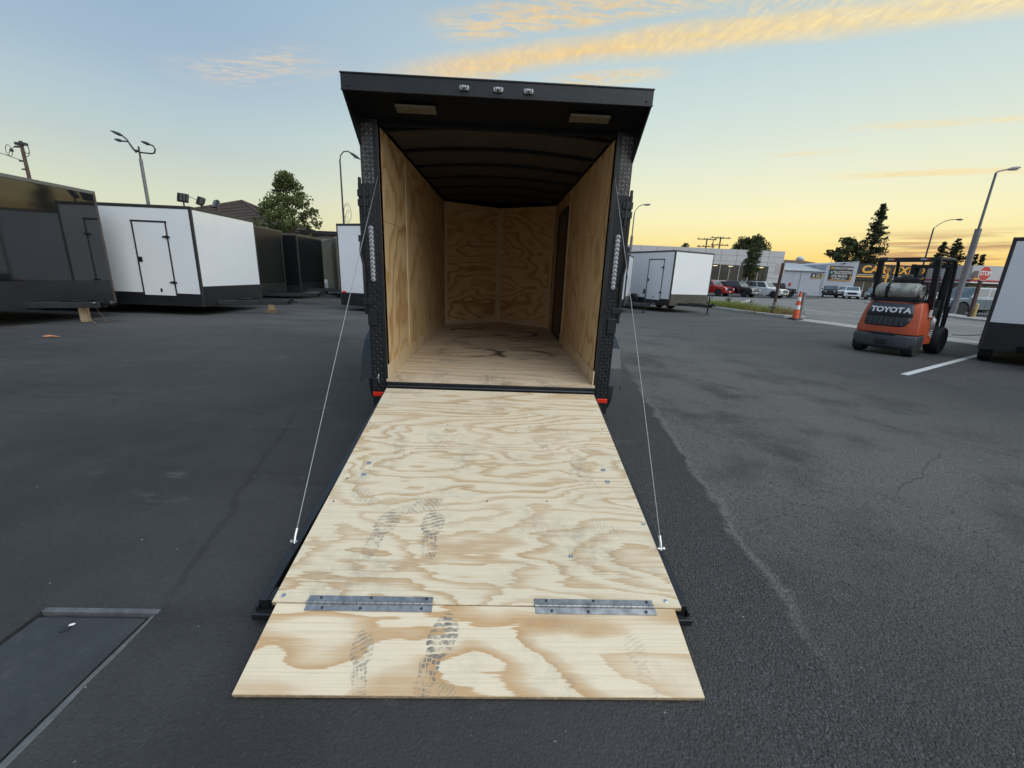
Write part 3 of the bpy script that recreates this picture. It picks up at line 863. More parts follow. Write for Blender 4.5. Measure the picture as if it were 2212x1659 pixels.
M().lathe([(.0, 0), (.12, .1), (.16, .35)], (3.2, -.35, 5.55), 'z', 10).build('sign_lamp', MAT['dark_plastic'], RS)

CL = thing('car_sales_building', 'black car sales hall with big orange letters and an orange stripe', 'building', (64.2, 72.06, 0))
M().box(.02, 21.5, 0, 14, 3.0, 5.95).build('fascia', MAT['lot_black'], CL)
M().box(.02, 21.5, .5, 14, 0, 2.998).build('wall', MAT['lot_black'], CL)
M().box(.0, 21.5, -.10, -.005, 3.62, 3.84).build('orange_stripe', MAT['sign_orange'], CL)
M().box(.2, 21.3, -.06, -.005, 3.98, 4.09).build('pale_stripe', MAT['sign_pale'], CL)
for k in range(12):
    w_ = M().box(.5 + 1.7 * k, .5 + 1.7 * k + 1.55, .40, .499, .4, 2.9).build('shop_window', MAT['shop_glass'], CL)
    M().box(.5 + 1.7 * k + 1.56, .5 + 1.7 * k + 1.69, .36, .498, 0, 2.95).build('mullion', MAT['mullion'], w_)
for body, x, sz, sx in (('CAR', 3.0, 1.78, 1.30), ('EXPO', 9.55, 1.78, 1.30), ('2121', 14.9, 1.40, 1.15)):
    lettering(body, sz, MAT['sign_orange'], CL, T(x, -.03, 4.95), depth=.08, bold=.055, shear=.12, sx=sx)
PY = thing('pylon_sign', 'small pylon sign with orange post and pale lettering before the car sales hall', 'sign', (64.3, 66.0, 0))
M().box(-.12, .12, -.12, .12, 0, 4.3).build('post', MAT['sign_orange'], PY)
bd = M().box(.62, 1.85, -.1, .1, 1.4, 3.9).build('board', MAT['sign_black'], PY)
lettering('22', .8, MAT['sign_pale'], bd, T(1.35, -.11, 3.5), depth=.02, bold=.01); lettering('CD', .7, MAT['sign_pale'], bd, T(1.24, -.11, 2.5), depth=.02, bold=.01); lettering('INC', .5, MAT['sign_pale'], bd, T(1.24, -.11, 1.8), depth=.02, bold=.01)
M().lathe([(.38, 0), (.38, .1)], (-.1, -.2, 4.75), 'y', 14).build('emblem', simple('dull orange emblem', (.30, .12, .03), .6), PY)

WS = thing('corner_store', 'off-white flat store with a red band, behind the stop sign', 'building', (77.0, 64.5, 0))
M().box(0, 30, 0, 12, 3.72, 6.0).build('parapet', MAT['store_white'], WS)
M().box(0, 30, -.3, 12, 3.42, 3.715).build('red_band', MAT['red_band'], WS)
M().box(0, 30, -.25, 12, 3.20, 3.415).build('white_band', MAT['letter_white'], WS)
M().box(.2, 30, .8, 12, 0, 3.195).build('wall', MAT['tan_board'], WS)
for k in range(9):
    M().box(.8 + 3.2 * k, .8 + 3.2 * k + 2.6, .70, .79, .7, 2.8).build('shop_window', MAT['shop_glass'], WS)
M().box(0, 1.6, -.35, -.301, 4.1, 5.1).build('faded_sign', MAT['tan_board'], WS); M().box(.3, 2.5, -.36, -.301, 3.75, 4.0).build('orange_sign', MAT['sign_orange'], WS)
WH = thing('warehouse', 'distant low brown warehouse roof with a round vent ball', 'building', (66, 95, 0))
m = M(); m.box(-13, 12, 0, 20, 0, 6.4); m.build('wall', MAT['tan_board'], WH); m = M(); m.prism([(-13.3, 6.4), (12.3, 6.4), (4, 7.4), (-6, 7.4)], -.3, 20, 'y'); m.build('roof', simple('warehouse roof', (.22, .17, .14), .7, var=.2), WH)
M().lathe([(.3, 0), (.3, .4), (.75, .6), (.85, .9), (.7, 1.3), (.3, 1.5)], (4.5, 1.5, 6.9), 'z', 14).build('roof_vent', MAT['metal_roof'], WH, smooth=50)

# left: hip roofed house behind the trailers
HS = thing('house', 'house with a brown tiled hip roof behind the white floodlight trailer', 'house', (-26.2, 40, 0))
M().box(-5.2, 5.2, -3.6, 6.4, 0, 5.0).build('wall', simple('tan house wall', (.33, .26, .20), .8, var=.1), HS)
ap = Vector((0.2, 1.2, 7.45)); cs = [Vector((-6, -4.4, 4.85)), Vector((6, -4.4, 4.85)), Vector((6, 7.2, 4.85)), Vector((-6, 7.2, 4.85))]
roof = M()
roof.add([cs[0] - Vector((0, 0, .1)), cs[1] - Vector((0, 0, .1)), cs[2] - Vector((0, 0, .1)), cs[3] - Vector((0, 0, .1)), ap - Vector((0, 0, .15))], [(0, 1, 4), (1, 2, 4), (2, 3, 4), (3, 0, 4), (3, 2, 1, 0)])
rf = roof.build('roof', MAT['roof_tile'], HS)
for i in range(4):
    a, b_ = cs[i], cs[(i + 1) % 4]
    nrm = (b_ - a).cross(ap - a).normalized()
    NC = 15
    for k in range(NC):
        t0, t1 = k / NC, (k + 1) / NC
        q = [a.lerp(ap, t0) + nrm * .07, b_.lerp(ap, t0) + nrm * .07, b_.lerp(ap, t1) + nrm * .01, a.lerp(ap, t1) + nrm * .01]
        M().slab(q, nrm, .05).build('tile_course', MAT['roof_tile'], rf)
m = M()
for i in range(4):
    m.bar(cs[i] + Vector((0, 0, .08)), ap + Vector((0, 0, .08)), .16, .10)
m.build('hip_tile', MAT['roof_tile'], rf)
M().box(-6.1, 6.1, -4.5, 7.3, 4.66, 4.8).build('fascia', simple('dark fascia', (.03, .025, .02), .7), HS)
M().box(3.4, 5.6, -4.0, -3.62, 3.4, 4.55).build('red_sign', simple('red sign', (.5, .05, .03), .5), HS)
LB = thing('kiosk', 'small pale kiosk with a flat dark canopy and an orange end, behind the tree', 'building', (-14.4, 33, 0))
M().box(-1.6, 3.2, .1, 4, 0, 4.0).build('wall', simple('kiosk wall', (.55, .53, .5), .8), LB); M().box(-2.2, 3.6, -.5, 4.5, 4.02, 4.30).build('canopy', MAT['dark_plastic'], LB); M().box(.2, 3.0, .02, .098, 2.6, 4.0).build('orange_wall', simple('orange wall', (.55, .30, .10), .8), LB)


# ================================================================ the open cargo trailer
TH = R(0.85)
hero = thing('cargo_trailer', 'open black enclosed cargo trailer lined with plywood, rear ramp lowered onto the asphalt', 'cargo trailer')
hero.rotation_euler = (TH, 0, 0)
hero.location = (0, -2.43 * (1 - math.cos(TH)), 2.43 * math.sin(TH))

HW, OW = .905, 1.045       # inner and outer half width
FZ, CZ, TZ = .467, 2.434, 2.60
LW, APEX = 3.615, 4.197

# outer skin
for s_ in (-1, 1):
    m = M(); m.box(s_ * (OW - .03), s_ * OW, .09, LW, .42, TZ)
    m.build('side_wall', MAT['black_gloss'], hero)
    m = M(); a = Vector((s_ * (OW - .001), LW, 0)); bq = Vector((0, APEX + .12, 0))
    n_ = Vector((s_ * .49, .87, 0))
    m.slab([(a.x, a.y, .42), (bq.x, bq.y, .42), (bq.x, bq.y, TZ), (a.x, a.y, TZ)], n_, .03)
    m.build('nose_skin', MAT['black_gloss'], hero)
m = M(); m.prism([(-OW - .004, .02), (OW + .004, .02), (OW + .004, LW), (0, APEX + .14), (-OW - .004, LW)], TZ + .002, TZ + .035, 'z'); m.build('roof', MAT['black_gloss'], hero)
m = M()
m.prism([(-OW + .04, .05), (OW - .04, .05), (OW - .04, LW), (0, APEX + .06), (-OW + .04, LW)], .33, FZ - .025, 'z'); m.build('chassis', MAT['black_frame'], hero)
m = M(); m.prism([(-HW - .01, -.028), (HW + .01, -.028), (HW + .01, LW), (0, APEX), (-HW - .01, LW)], FZ - .02, FZ, 'z'); m.build('floor_panel', MAT['ply_floor'], hero)


def wall_panel(sd, y0, y1, z0, z1):
    m_ = M(); x0 = sd * HW; x1 = sd * (HW + .012)
    m_.box(min(x0, x1), max(x0, x1), y0, y1, z0, z1)
    return m_.build('plywood_panel', MAT['ply_wall'], hero, bevel=.0015, seg=1)


# left wall: lower sheets and upper sheets with a narrow open joint
for y0, y1 in ((-.005, .908), (.912, LW - .01)):
    for z0, z1 in ((FZ, 1.7635), (1.7665, CZ)):
        wall_panel(-1, y0, y1, z0, z1)
for y0, y1 in ((-.005, 2.18), (3.24, LW - .01)):
    for z0, z1 in ((FZ, 1.7635), (1.7665, CZ)):
        wall_panel(1, y0, y1, z0, z1)
wall_panel(1, 2.184, 3.236, 2.27, CZ)
for (ya, yb) in ((.865, .955),):
    m = M(); m.box(-HW, -HW + .008, ya, yb, .595, CZ - .02); m.build('batten', MAT['batten'], hero, bevel=.001, seg=1)
m = M(); m.box(HW - .008, HW, 2.10, 2.185, .597, CZ - .02); m.build('batten', MAT['batten'], hero, bevel=.001, seg=1)
# baseboards
m = M(); m.box(-HW, -HW + .010, -.004, LW - .02, FZ, .592); m.build('baseboard', MAT['base_wood'], hero, bevel=.001, seg=1)
m = M(); m.box(HW - .010, HW, -.004, 2.24, FZ, .592); m.build('baseboard', MAT['base_wood'], hero, bevel=.001, seg=1)
for s_ in (-1, 1):
    d = Vector((-s_ * HW, APEX - LW, 0)).normalized(); nrm = Vector((-s_ * d.y * s_ * s_, 0, 0))
    inward = Vector((0, -1, 0)); inward = (inward - d * inward.dot(d)).normalized()
    A_ = Vector((s_ * HW, LW, 0)); B_ = Vector((0, APEX, 0))
    for z0, z1 in ((FZ, 1.775), (1.778, CZ)):
        a = A_ + d * .004; b_ = B_ - d * .004
        m = M(); m.slab([(a.x, a.y, z0), (b_.x, b_.y, z0), (b_.x, b_.y, z1), (a.x, a.y, z1)], inward, .012)
        m.build('plywood_panel', MAT['ply_nose'], hero)
    a = A_ + d * .012 + inward * .009; b_ = B_ - d * .05 + inward * .009
    m = M(); m.slab([(a.x, a.y, FZ), (b_.x, b_.y, FZ), (b_.x, b_.y, .545), (a.x, a.y, .545)], inward, .009); m.build('baseboard', MAT['base_wood'], hero)
    a = A_ + inward * .010 + d * .01; b_ = a + d * .045
    m = M(); m.slab([(a.x, a.y, .546), (b_.x, b_.y, .546), (b_.x, b_.y, CZ), (a.x, a.y, CZ)], inward, .010); m.build('batten', MAT['batten'], hero)
    a = B_ - d * .056 + inward * .008; b_ = B_ - d * .004 + inward * .008
    m = M(); m.slab([(a.x, a.y, FZ + .01), (b_.x, b_.y, FZ + .01), (b_.x, b_.y, CZ), (a.x, a.y, CZ)], inward, .009); m.build('batten', MAT['batten'], hero)
# side door seen from inside, in its black frame
door = M().box(HW + .003, HW + .018, 2.32, 3.14, .50, 2.215).build('side_door', simple('door liner', (.10, .062, .045), .45, var=.2), hero)
m = M(); m.box(HW - .012, HW + .02, 2.27, 2.32, FZ + .003, 2.265); m.box(HW - .012, HW + .02, 3.14, 3.19, FZ + .003, 2.265); m.box(HW - .012, HW + .02, 2.32, 3.14, 2.215, 2.265); m.box(HW - .012, HW + .02, 2.32, 3.14, FZ + .003, .50)
m.build('frame', MAT['black_frame'], door)
M().cbox((HW - .012, 2.40, 1.29), (.03, .05, .14)).build('latch', MAT['black_frame'], door, bevel=.005)

# ceiling liner and its bowed ribs
m = M()
NX = 16
arch = lambda x: .055 * (1 - (x / HW) ** 2)
for i in range(NX):
    xa = -HW + 2 * HW * i / NX; xb = -HW + 2 * HW * (i + 1) / NX
    ya = LW + (APEX - LW) * (1 - abs(xa) / HW); yb = LW + (APEX - LW) * (1 - abs(xb) / HW)
    m.quad((xa, .0, CZ + .03 + arch(xa)), (xa, ya, CZ + .03 + arch(xa)), (xb, yb, CZ + .03 + arch(xb)), (xb, .0, CZ + .03 + arch(xb)))
m.build('ceiling_liner', MAT['ceiling'], hero, smooth=40)
for k in range(6):
    yb = .175 + .613 * k
    m = M()
    for i in range(NX):
        xa = -HW + 2 * HW * i / NX; xb = -HW + 2 * HW * (i + 1) / NX
        za, zb = CZ + arch(xa), CZ + arch(xb)
        hz = .028
        m.add([(xa, yb, za), (xb, yb, zb), (xb, yb, zb + hz), (xa, yb, za + hz), (xa, yb + .045, za), (xb, yb + .045, zb), (xb, yb + .045, zb + hz), (xa, yb + .045, za + hz)],
              [(0, 1, 2, 3), (5, 4, 7, 6), (0, 4, 5, 1)])
    m.build('ceiling_bow', MAT['rib'], hero)

# rear frame: diamond plate corner pillars, inner posts, header, sill
def lug(m_, c, ang, ln, wd, h, ax):
    """raised lozenge of tread plate; ax: function (u, v, height) -> point"""
    ca, sa = math.cos(ang), math.sin(ang)
    pts = [(-ln, 0), (-ln * .45, -wd), (ln * .45, -wd), (ln, 0), (ln * .45, wd), (-ln * .45, wd)]
    o_ = [(c[0] + p[0] * ca - p[1] * sa, c[1] + p[0] * sa + p[1] * ca) for p in pts]
    i_ = [(c[0] + .55 * (p[0] * ca - p[1] * sa), c[1] + .55 * (p[0] * sa + p[1] * ca)) for p in pts]
    vs = [ax(u, v_, 0) for u, v_ in o_] + [ax(u, v_, h) for u, v_ in i_]
    m_.add(vs, [(i, (i + 1) % 6, 6 + (i + 1) % 6, 6 + i) for i in range(6)] + [(6, 7, 8, 9, 10, 11)])


def tread(m_, u0, u1, v0, v1, ax, pitch=.030, ln=.0145, wd=.0042, h=.0022):
    nu = int((u1 - u0) / pitch); nv = int((v1 - v0) / pitch)
    for i in range(nu + 1):
        for j in range(nv + 1):
            u = u0 + pitch * (.5 + i); v_ = v0 + pitch * (.5 + j)
            if u > u1 - ln * .7 or v_ > v1 - ln * .7:
                continue
            lug(m_, (u, v_), R(45) if (i + j) % 2 else R(-45), ln, wd, h, ax)


for s_ in (-1, 1):
    pil = M().box(min(s_ * .94, s_ * OW), max(s_ * .94, s_ * OW), 0, .09, .345, TZ)
    zsplit = 2.02
    ax = lambda u, v_, h, q=s_: (q * u, -h, v_)
    mm = M(); tread(mm, .942, OW - .001, .35, zsplit, ax)
    if s_ < 0:
        pass
    vs0 = len(pil.v)
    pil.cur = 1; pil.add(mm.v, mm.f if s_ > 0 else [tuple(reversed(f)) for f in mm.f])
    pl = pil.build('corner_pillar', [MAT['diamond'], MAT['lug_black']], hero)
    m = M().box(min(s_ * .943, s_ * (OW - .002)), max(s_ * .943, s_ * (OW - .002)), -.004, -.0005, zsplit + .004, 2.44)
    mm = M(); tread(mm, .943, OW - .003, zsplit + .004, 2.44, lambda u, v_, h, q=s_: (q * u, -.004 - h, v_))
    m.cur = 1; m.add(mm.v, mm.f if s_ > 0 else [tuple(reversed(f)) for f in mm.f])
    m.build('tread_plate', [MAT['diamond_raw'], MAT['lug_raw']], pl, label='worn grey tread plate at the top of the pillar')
    M().box(min(s_ * HW, s_ * .9395), max(s_ * HW, s_ * .9395), -.006, .06, .345, 2.47).build('door_post', MAT['black_frame'], hero, bevel=.003)
    # stop light strip of round lamps
    zt, zb = (1.722, 1.288) if s_ < 0 else (1.737, 1.299)
    cx = s_ * .988
    base = M()
    n_ = 24
    outl = [(cx + .021 * math.cos(PI * k / n_), zt - .021 + .021 * math.sin(PI * k / n_)) for k in range(n_ + 1)] + [(cx - .021 * math.cos(PI * k / n_), zb + .021 - .021 * math.sin(PI * k / n_)) for k in range(n_ + 1)]
    base.prism(outl, -.012, -.0015, 'y')
    strip = base.build('light_strip', simple('smoked lamp base', (.11, .11, .115), .18, var=.3, vs=60, spec=.7), hero)
    for k in range(13):
        zk = zt - .021 - k * (zt - zb - .042) / 12
        m = M().lathe([(.0172, .0), (.0172, .004), (.0150, .0065), (.001, .007)], (cx, -.0122, zk), (0, -1, 0), 14)
        m.build('lamp_lens', MAT['lens'], strip, smooth=50)
        if k == 0:
            chip = M().cbox((0, 0, 0), (.014, .002, .004)); chip.cbox((.0, .0001, .0), (.004, .002, .014)); chipme = chip.mesh('reflector_cup'); chipme.materials.append(MAT['chip'])
        c_ = bpy.data.objects.new('reflector_cup', chipme); COL.objects.link(c_); c_.parent = strip; c_.location = (cx, -.0199, zk); c_.rotation_euler = (0, .5 * k, 0)
    # outer cam bar with its guides, hinge plates and handle
    xb = s_ * 1.066
    bar_ = M().box(min(xb - .012, xb + .012), max(xb - .012, xb + .012), .002, .045, 1.02, 2.03)
    bar_.box(xb - .009, xb + .009, .0, .03, 1.98, 2.07)
    cb = bar_.build('cam_bar', MAT['black_frame'], hero, bevel=.003)
    for zz in (1.93, 1.86, 1.10):
        M().box(min(s_ * 1.0, s_ * 1.082), max(s_ * 1.0, s_ * 1.082), -.012, .0015, zz, zz + .05).build('bar_guide', MAT['black_frame'], cb, bevel=.003)
    M().tube([(s_ * 1.03, -.008, 1.80), (s_ * 1.03, -.008, 2.0)], .011, 10).build('hinge_pin', MAT['black_frame'], cb)
    h_ = M().tube([(s_ * 1.072, -.008, 1.60), (s_ * 1.078, -.02, 1.52), (s_ * 1.055, -.022, 1.40), (s_ * 1.056, -.022, 1.18)], .010, 8)
    h_.cbox((s_ * 1.066, -.004, 1.62), (.05, .02, .05))
    h_.build('bar_handle', MAT['black_frame'], cb, smooth=40)
    M().box(min(s_ * .975, s_ * 1.05), max(s_ * .975, s_ * 1.05), -.016, -.0005, .93, 1.06).build('latch_plate', MAT['black_frame'], hero, bevel=.004)
    # tail light
    M().box(min(s_ * .948, s_ * 1.042), max(s_ * .948, s_ * 1.042), -.016, -.002, .306, .344).build('tail_light', MAT['red_lens'], hero, bevel=.003)
    M().box(min(s_ * .93, s_ * 1.045), max(s_ * .93, s_ * 1.045), -.001, .05, .20, .302).build('bumper_end', MAT['black_frame'], hero, bevel=.004)
    # fender over the tandem wheels, tread plated
    fy0, fy1 = .29, 2.30
    prof = [(fy0, .385), (fy0 + .05, .55), (fy0 + .17, .72), (fy0 + .38, .82), (fy1 - .38, .82), (fy1 - .17, .72), (fy1 - .05, .55), (fy1, .385)]
    m = M(); inn = [(y, z) for y, z in prof]
    xo, xi = s_ * 1.242, s_ * 1.046
    for i in range(len(prof) - 1):
        (ya, za), (yb, zb_) = prof[i], prof[i + 1]
        d = Vector((yb - ya, zb_ - za)); nn = Vector((-d.y, d.x)).normalized() * .006
        m.add([(xi, ya, za), (xo, ya, za), (xo, yb, zb_), (xi, yb, zb_), (xi, ya - nn.x * -1, za - nn.y), (xo, ya - nn.x * -1, za - nn.y), (xo, yb - nn.x * -1, zb_ - nn.y), (xi, yb - nn.x * -1, zb_ - nn.y)],
              [(0, 1, 2, 3), (7, 6, 5, 4), (1, 5, 6, 2), (0, 4, 5, 1)])
        L_ = d.length; dd = d.normalized(); no = Vector((-dd.y, dd.x))
        if L_ > .05:
            m.cur = 1; tread(m, 1.05, 1.24, 0, L_, lambda u, v_, h, q=s_, ya=ya, za=za, dd=dd, no=no: (q * u, ya + dd.x * v_ + no.x * h, za + dd.y * v_ + no.y * h)); m.cur = 0
    m.prism([(y, z) for y, z in prof] + [(y, z - .04) for y, z in reversed(prof)], xo - .004 * s_, xo, 'x')
    m.build('fender', [MAT['tread_fender'], MAT['diamond']], hero)
    for yw in (.87, 1.72):
        gz = -.036 - (yw) * math.sin(TH) + .0
        zc_ = .335 + gz
        tyre = [(.20, -.10), (.30, -.105), (.325, -.085), (.335, -.05), (.335, .05), (.325, .085), (.30, .105), (.20, .10)]
        wh = M().lathe(tyre, (s_ * 1.155, yw, zc_), 'x', 28).build('wheel', MAT['rubber'], hero, smooth=35)
        M().lathe([(.20, -.04), (.19, .06), (.08, .075), (.03, .08)] if s_ > 0 else [(.03, -.08), (.08, -.075), (.19, -.06), (.20, .04)], (s_ * 1.155, yw, zc_), 'x', 20).build('rim', MAT['black_frame'], wh, smooth=35)

# clevis shackle hanging on the left pillar
m = M(); m.tube([(-.985, -.006, .505), (-.985, -.012, .49), (-.99, -.014, .475)], .005, 8); m.tube([(-1.0, -.008, .472), (-.985, -.014, .468)], .005, 8); m.tube([(-.985, -.012, .468), (-.984, -.014, .445), (-.982, -.010, .43)], .0035, 6)
m.build('cable_clip', MAT['bright'], hero, smooth=60)
m = M(); m.box(-HW + .002, HW - .002, -.03, .0, FZ - .085, FZ - .021); m.box(-HW + .002, HW - .002, -.045, -.031, FZ - .075, FZ - .05)
sill = m.build('sill', MAT['black_frame'], hero, bevel=.004)
M().tube([(-HW + .004, -.052, FZ - .055), (HW - .004, -.052, FZ - .055)], .013, 12).build('hinge_tube', MAT['black_frame'], sill, smooth=40)
M().box(-HW - .03, HW + .03, .0, .06, CZ + .006, 2.50).build('header', MAT['soffit'], hero, bevel=.003)

# the visor that overhangs the ramp opening
VY, VZ0, VZ1 = -.32, 2.547, 2.634
fas = M().box(-1.048, 1.048, VY, VY + .012, VZ0, VZ1); fas.box(-1.052, 1.052, VY - .006, VY + .012, VZ1 - .001, VZ1 + .008); fas.box(-1.048, 1.048, VY - .008, VY + .012, VZ0 - .012, VZ0 - .001)
visor = fas.build('visor', MAT['black_frame'], hero, bevel=.0015, seg=1)
visor['label'] = 'black overhanging rear visor with three clear marker lights'
m = M(); m.slab([(-1.04, VY + .012, VZ0 - .008), (1.04, VY + .012, VZ0 - .008), (1.04, -.003, CZ + .04), (-1.04, -.003, CZ + .04)], (0, -.3, -1), .02); m.build('soffit', MAT['soffit'], visor)
M().box(-1.05, 1.05, VY + .013, .015, VZ1 - .002, VZ1 + .010).build('cap', MAT['black_gloss'], visor)
for s_ in (-1, 1):
    m = M(); zb = 2.29 if s_ < 0 else 2.26
    m.prism([(VY + .0125, VZ0 - .012), (VY + .0125, VZ1 - .003), (.014, VZ1 - .003), (.014, zb), (-.003, zb)], s_ * 1.034, s_ * 1.046, 'x')
    m.build('gusset', MAT['black_frame'], visor)
    M().cbox((s_ * 1.005, VY - .004, VZ0 + .02), (.012, .006, .012)).build('rivet', MAT['screw'], visor)
for xq in (-.231, -.004, .199):
    m = M(); m.cbox((xq, VY - .009, 2.583), (.066, .018, .030)); l_ = m.build('marker_light', MAT['lens'], visor, bevel=.009, seg=3)
    M().cbox((xq, VY - .021, 2.576), (.018, .008, .014)).build('lamp_clip', MAT['screw'], visor, bevel=.002)
    M().cbox((xq - .018, VY - .0195, 2.585), (.004, .003, .018)).build('lamp_divider', MAT['chip'], visor)
    M().cbox((xq + .018, VY - .0195, 2.585), (.004, .003, .018)).build('lamp_divider', MAT['chip'], visor)
for (xa, xb_) in ((-.72, -.44), (.505, .79)):
    rt = Matrix.Rotation(R(-12), 3, 'X')
    m = M().cbox(((xa + xb_) / 2, -.19, 2.487), (xb_ - xa, .085, .016), rt); dl = m.build('dome_light', MAT['dome_lens'], visor, bevel=.005)
    m = M()
    for k in range(26):
        m.cbox((xa + (xb_ - xa) * (k + .5) / 26, -.19, 2.478), (.004, .075, .003), rt)
    o = m.build('lens_flutes', MAT['dome_lens'], visor); o['kind'] = 'stuff'

# ---------------- ramp door
RA = math.atan2(.407 - .1135, 2.1329 - .1)
ramp = bpy.data.objects.new('ramp_door', None); COL.objects.link(ramp); ramp.parent = hero
ramp.location = (0, -.1, .407); ramp.rotation_euler = (RA, 0, 0)
hwid = lambda s_: (-.898 + .079 * s_ / 2.055, .896 - .047 * s_ / 2.055)


def ply_piece(name, s0, s1, mt, dz=0.0, th=.019):
    a0, b0 = hwid(s0); a1, b1 = hwid(s1)
    m_ = M(); m_.slab([(a0, -s0, dz), (a1, -s1, dz), (b1, -s1, dz), (b0, -s0, dz)], (0, 0, 1), th)
    o_ = m_.build(name, [mt, MAT['ply_edge']], ramp, bevel=.0012, seg=1)
    for pidx, p_ in enumerate(o_.data.polygons):
        if pidx >= 2:
            p_.material_index = 1
    return o_


ply_piece('plywood_panel', -.004, .620, MAT['ply_top'])
ply_piece('plywood_panel', .6225, 2.056, MAT['ply_ramp'])
m = M()
for s_ in (-1, 1):
    m.bar((s_ * .893, .03, -.047), (s_ * .872, -2.03, -.047), .034, .054)
    m.bar((s_ * .918, .02, -.050), (s_ * .898, -2.04, -.062), .014, .030)
    m.bar((s_ * .908, .02, -.072), (s_ * .890, -2.04, -.082), .05, .006)
m.bar((-.86, -.02, -.045), (.86, -.02, -.045), .05, .05)
for sy in (.5, 1.0, 1.5, 2.0):
    m.bar((-.86, -sy, -.048), (.86, -sy, -.048), .05, .045)
m.build('frame', MAT['black_frame'], ramp, bevel=.002, seg=1)
for s_ in (-1, 1):
    m = M()
    m.bar((s_ * .70, -2.03, -.082), (s_ * .895, -2.03, -.082), .085, .012)
    m.bar((s_ * .72, -1.985, -.055), (s_ * .885, -1.985, -.055), .05, .05)
    m.bar((s_ * .70, -2.072, -.066), (s_ * .90, -2.072, -.066), .010, .034)
    m.build('ramp_foot', MAT['black_frame'], ramp, bevel=.003)
# starter flap: hinged on, lies down to the ground
fl = M(); hx0, hx1, fl_l = -.797, .817, .3125
flap = None
FA = math.atan2(.1135 - .024, 2.4316 - 2.1329) - RA
m = M(); m.slab([(hx0, -2.060, 0), (hx0 - .004, -2.060 - fl_l, 0), (hx1, -2.060 - fl_l, 0), (hx1, -2.060, 0)], (0, 0, 1), .019)
flap = m.build('starter_flap', [MAT['ply_flap'], MAT['ply_edge']], ramp, bevel=.0012, seg=1, label='plywood starter flap with a boot print, lying on the ground')
for i, p_ in enumerate(flap.data.polygons):
    p_.material_index = 0 if i < 2 else 1
flap.matrix_local = T(0, -2.060, 0) @ Matrix.Rotation(FA, 4, 'X') @ T(0, 2.060, 0)
# piano hinges
for x0, x1 in ((-.680, -.178), (.238, .733)):
    m = M(); m.box(x0, x1, -2.056, -2.024, .0005, .0035)
    hg = m.build('hinge', MAT['steel'], ramp, bevel=.0008, seg=1)
    lf = M().box(x0 + .003, x1 + .002, -2.089, -2.060, .0005, .0035).build('hinge_leaf', MAT['steel'], hg)
    lf.matrix_local = T(0, -2.060, 0) @ Matrix.Rotation(FA, 4, 'X') @ T(0, 2.060, 0)
    nk = 20
    for k in range(nk):
        xa = x0 + (x1 - x0) * k / nk
        M().tube([(xa + .001, -2.058, .0055), (xa + (x1 - x0) / nk - .001, -2.058, .0055)], .0065, 10).build('knuckle', MAT['steel'], hg, smooth=40)
    for i, (fx, sy) in enumerate(((.10, -2.034), (.50, -2.032), (.95, -2.034), (.14, -2.078), (.44, -2.079), (.92, -2.077))):
        mm = M().lathe([(.0055, 0), (.0055, .003), (.003, .005)], (x0 + (x1 - x0) * fx, sy, .0036), 'z', 10)
        sc = mm.build('screw', MAT['screw'], hg, smooth=40)
        if i > 2:
            sc.matrix_local = T(0, -2.060, 0) @ Matrix.Rotation(FA, 4, 'X') @ T(0, 2.060, 0)
for x_, s_ in ((-.719, 1.096), (-.714, 1.212), (.733, 1.106), (.732, 1.224), (.841, 1.573), (.427, 1.796)):
    r_ = .0155 if s_ < 1.5 else .010
    m = M().lathe([(r_, 0), (r_, .002), (r_ * .55, .0025), (r_ * .5, .0045), (r_ * .2, .003)], (x_, -s_, .0004), 'z', 16); m.build('washer', MAT['zinc'], ramp, smooth=30)
for x_, s_ in ((-.786, 2.025), (.794, 2.025)):
    M().lathe([(.009, 0), (.009, .0015), (.005, .0028)], (x_, -s_, .0004), 'z', 12).build('screw', MAT['zinc'], ramp, smooth=30)
for x_, s_ in ((-.86, .03), (-.4, .03), (.1, .035), (.5, .03), (.87, .03), (-.86, .59), (-.3, .6), (.3, .59), (.84, .6), (-.83, .66), (-.3, .66), (.2, .65), (.82, .66), (-.8, 1.45), (.02, 1.42), (.35, 1.41), (-.80, 1.25)):
    M().lathe([(.005, 0), (.005, .0008), (.002, .001)], (x_, -s_, .0003), 'z', 8).build('screw', MAT['screw'], ramp)
# lifting cables with swaged ends; drawn in trailer space
RM = T(0, -.1, .407) @ Matrix.Rotation(RA, 4, 'X')
for s_, zt in ((-1, 2.09), (1, 2.16)):
    bot = RM @ Vector((s_ * .872, -1.742, .012))
    top = Vector((s_ * .912, -.012, zt))
    d = (bot - top)
    path = [top + d * t + Vector((0, -.012 * math.sin(PI * t), 0)) for t in np.linspace(0, 1, 13)]
    cbl = M().tube(path, .0020, 7).build('lift_cable', MAT['cable'], hero, smooth=60)
    dn = d.normalized()
    M().tube([bot - dn * .055, bot - dn * .012], .0062, 10).build('ferrule', MAT['bright'], cbl, smooth=50)
    m = M().tube([bot - dn * .014, bot + Vector((-s_ * .002, -.004, -.012))], .007, 8); m.tube([bot + Vector((-.016, 0, -.006)), bot + Vector((.016, 0, -.006))], .0065, 8); m.lathe([(.010, -.004), (.010, .004)], bot + Vector((s_ * .012, 0, -.006)), 'x', 10)
    m.build('eye_bolt', MAT['bright'], cbl, smooth=50)
    M().cbox(top, (.012, .02, .025)).build('cable_anchor', MAT['black_frame'], cbl)


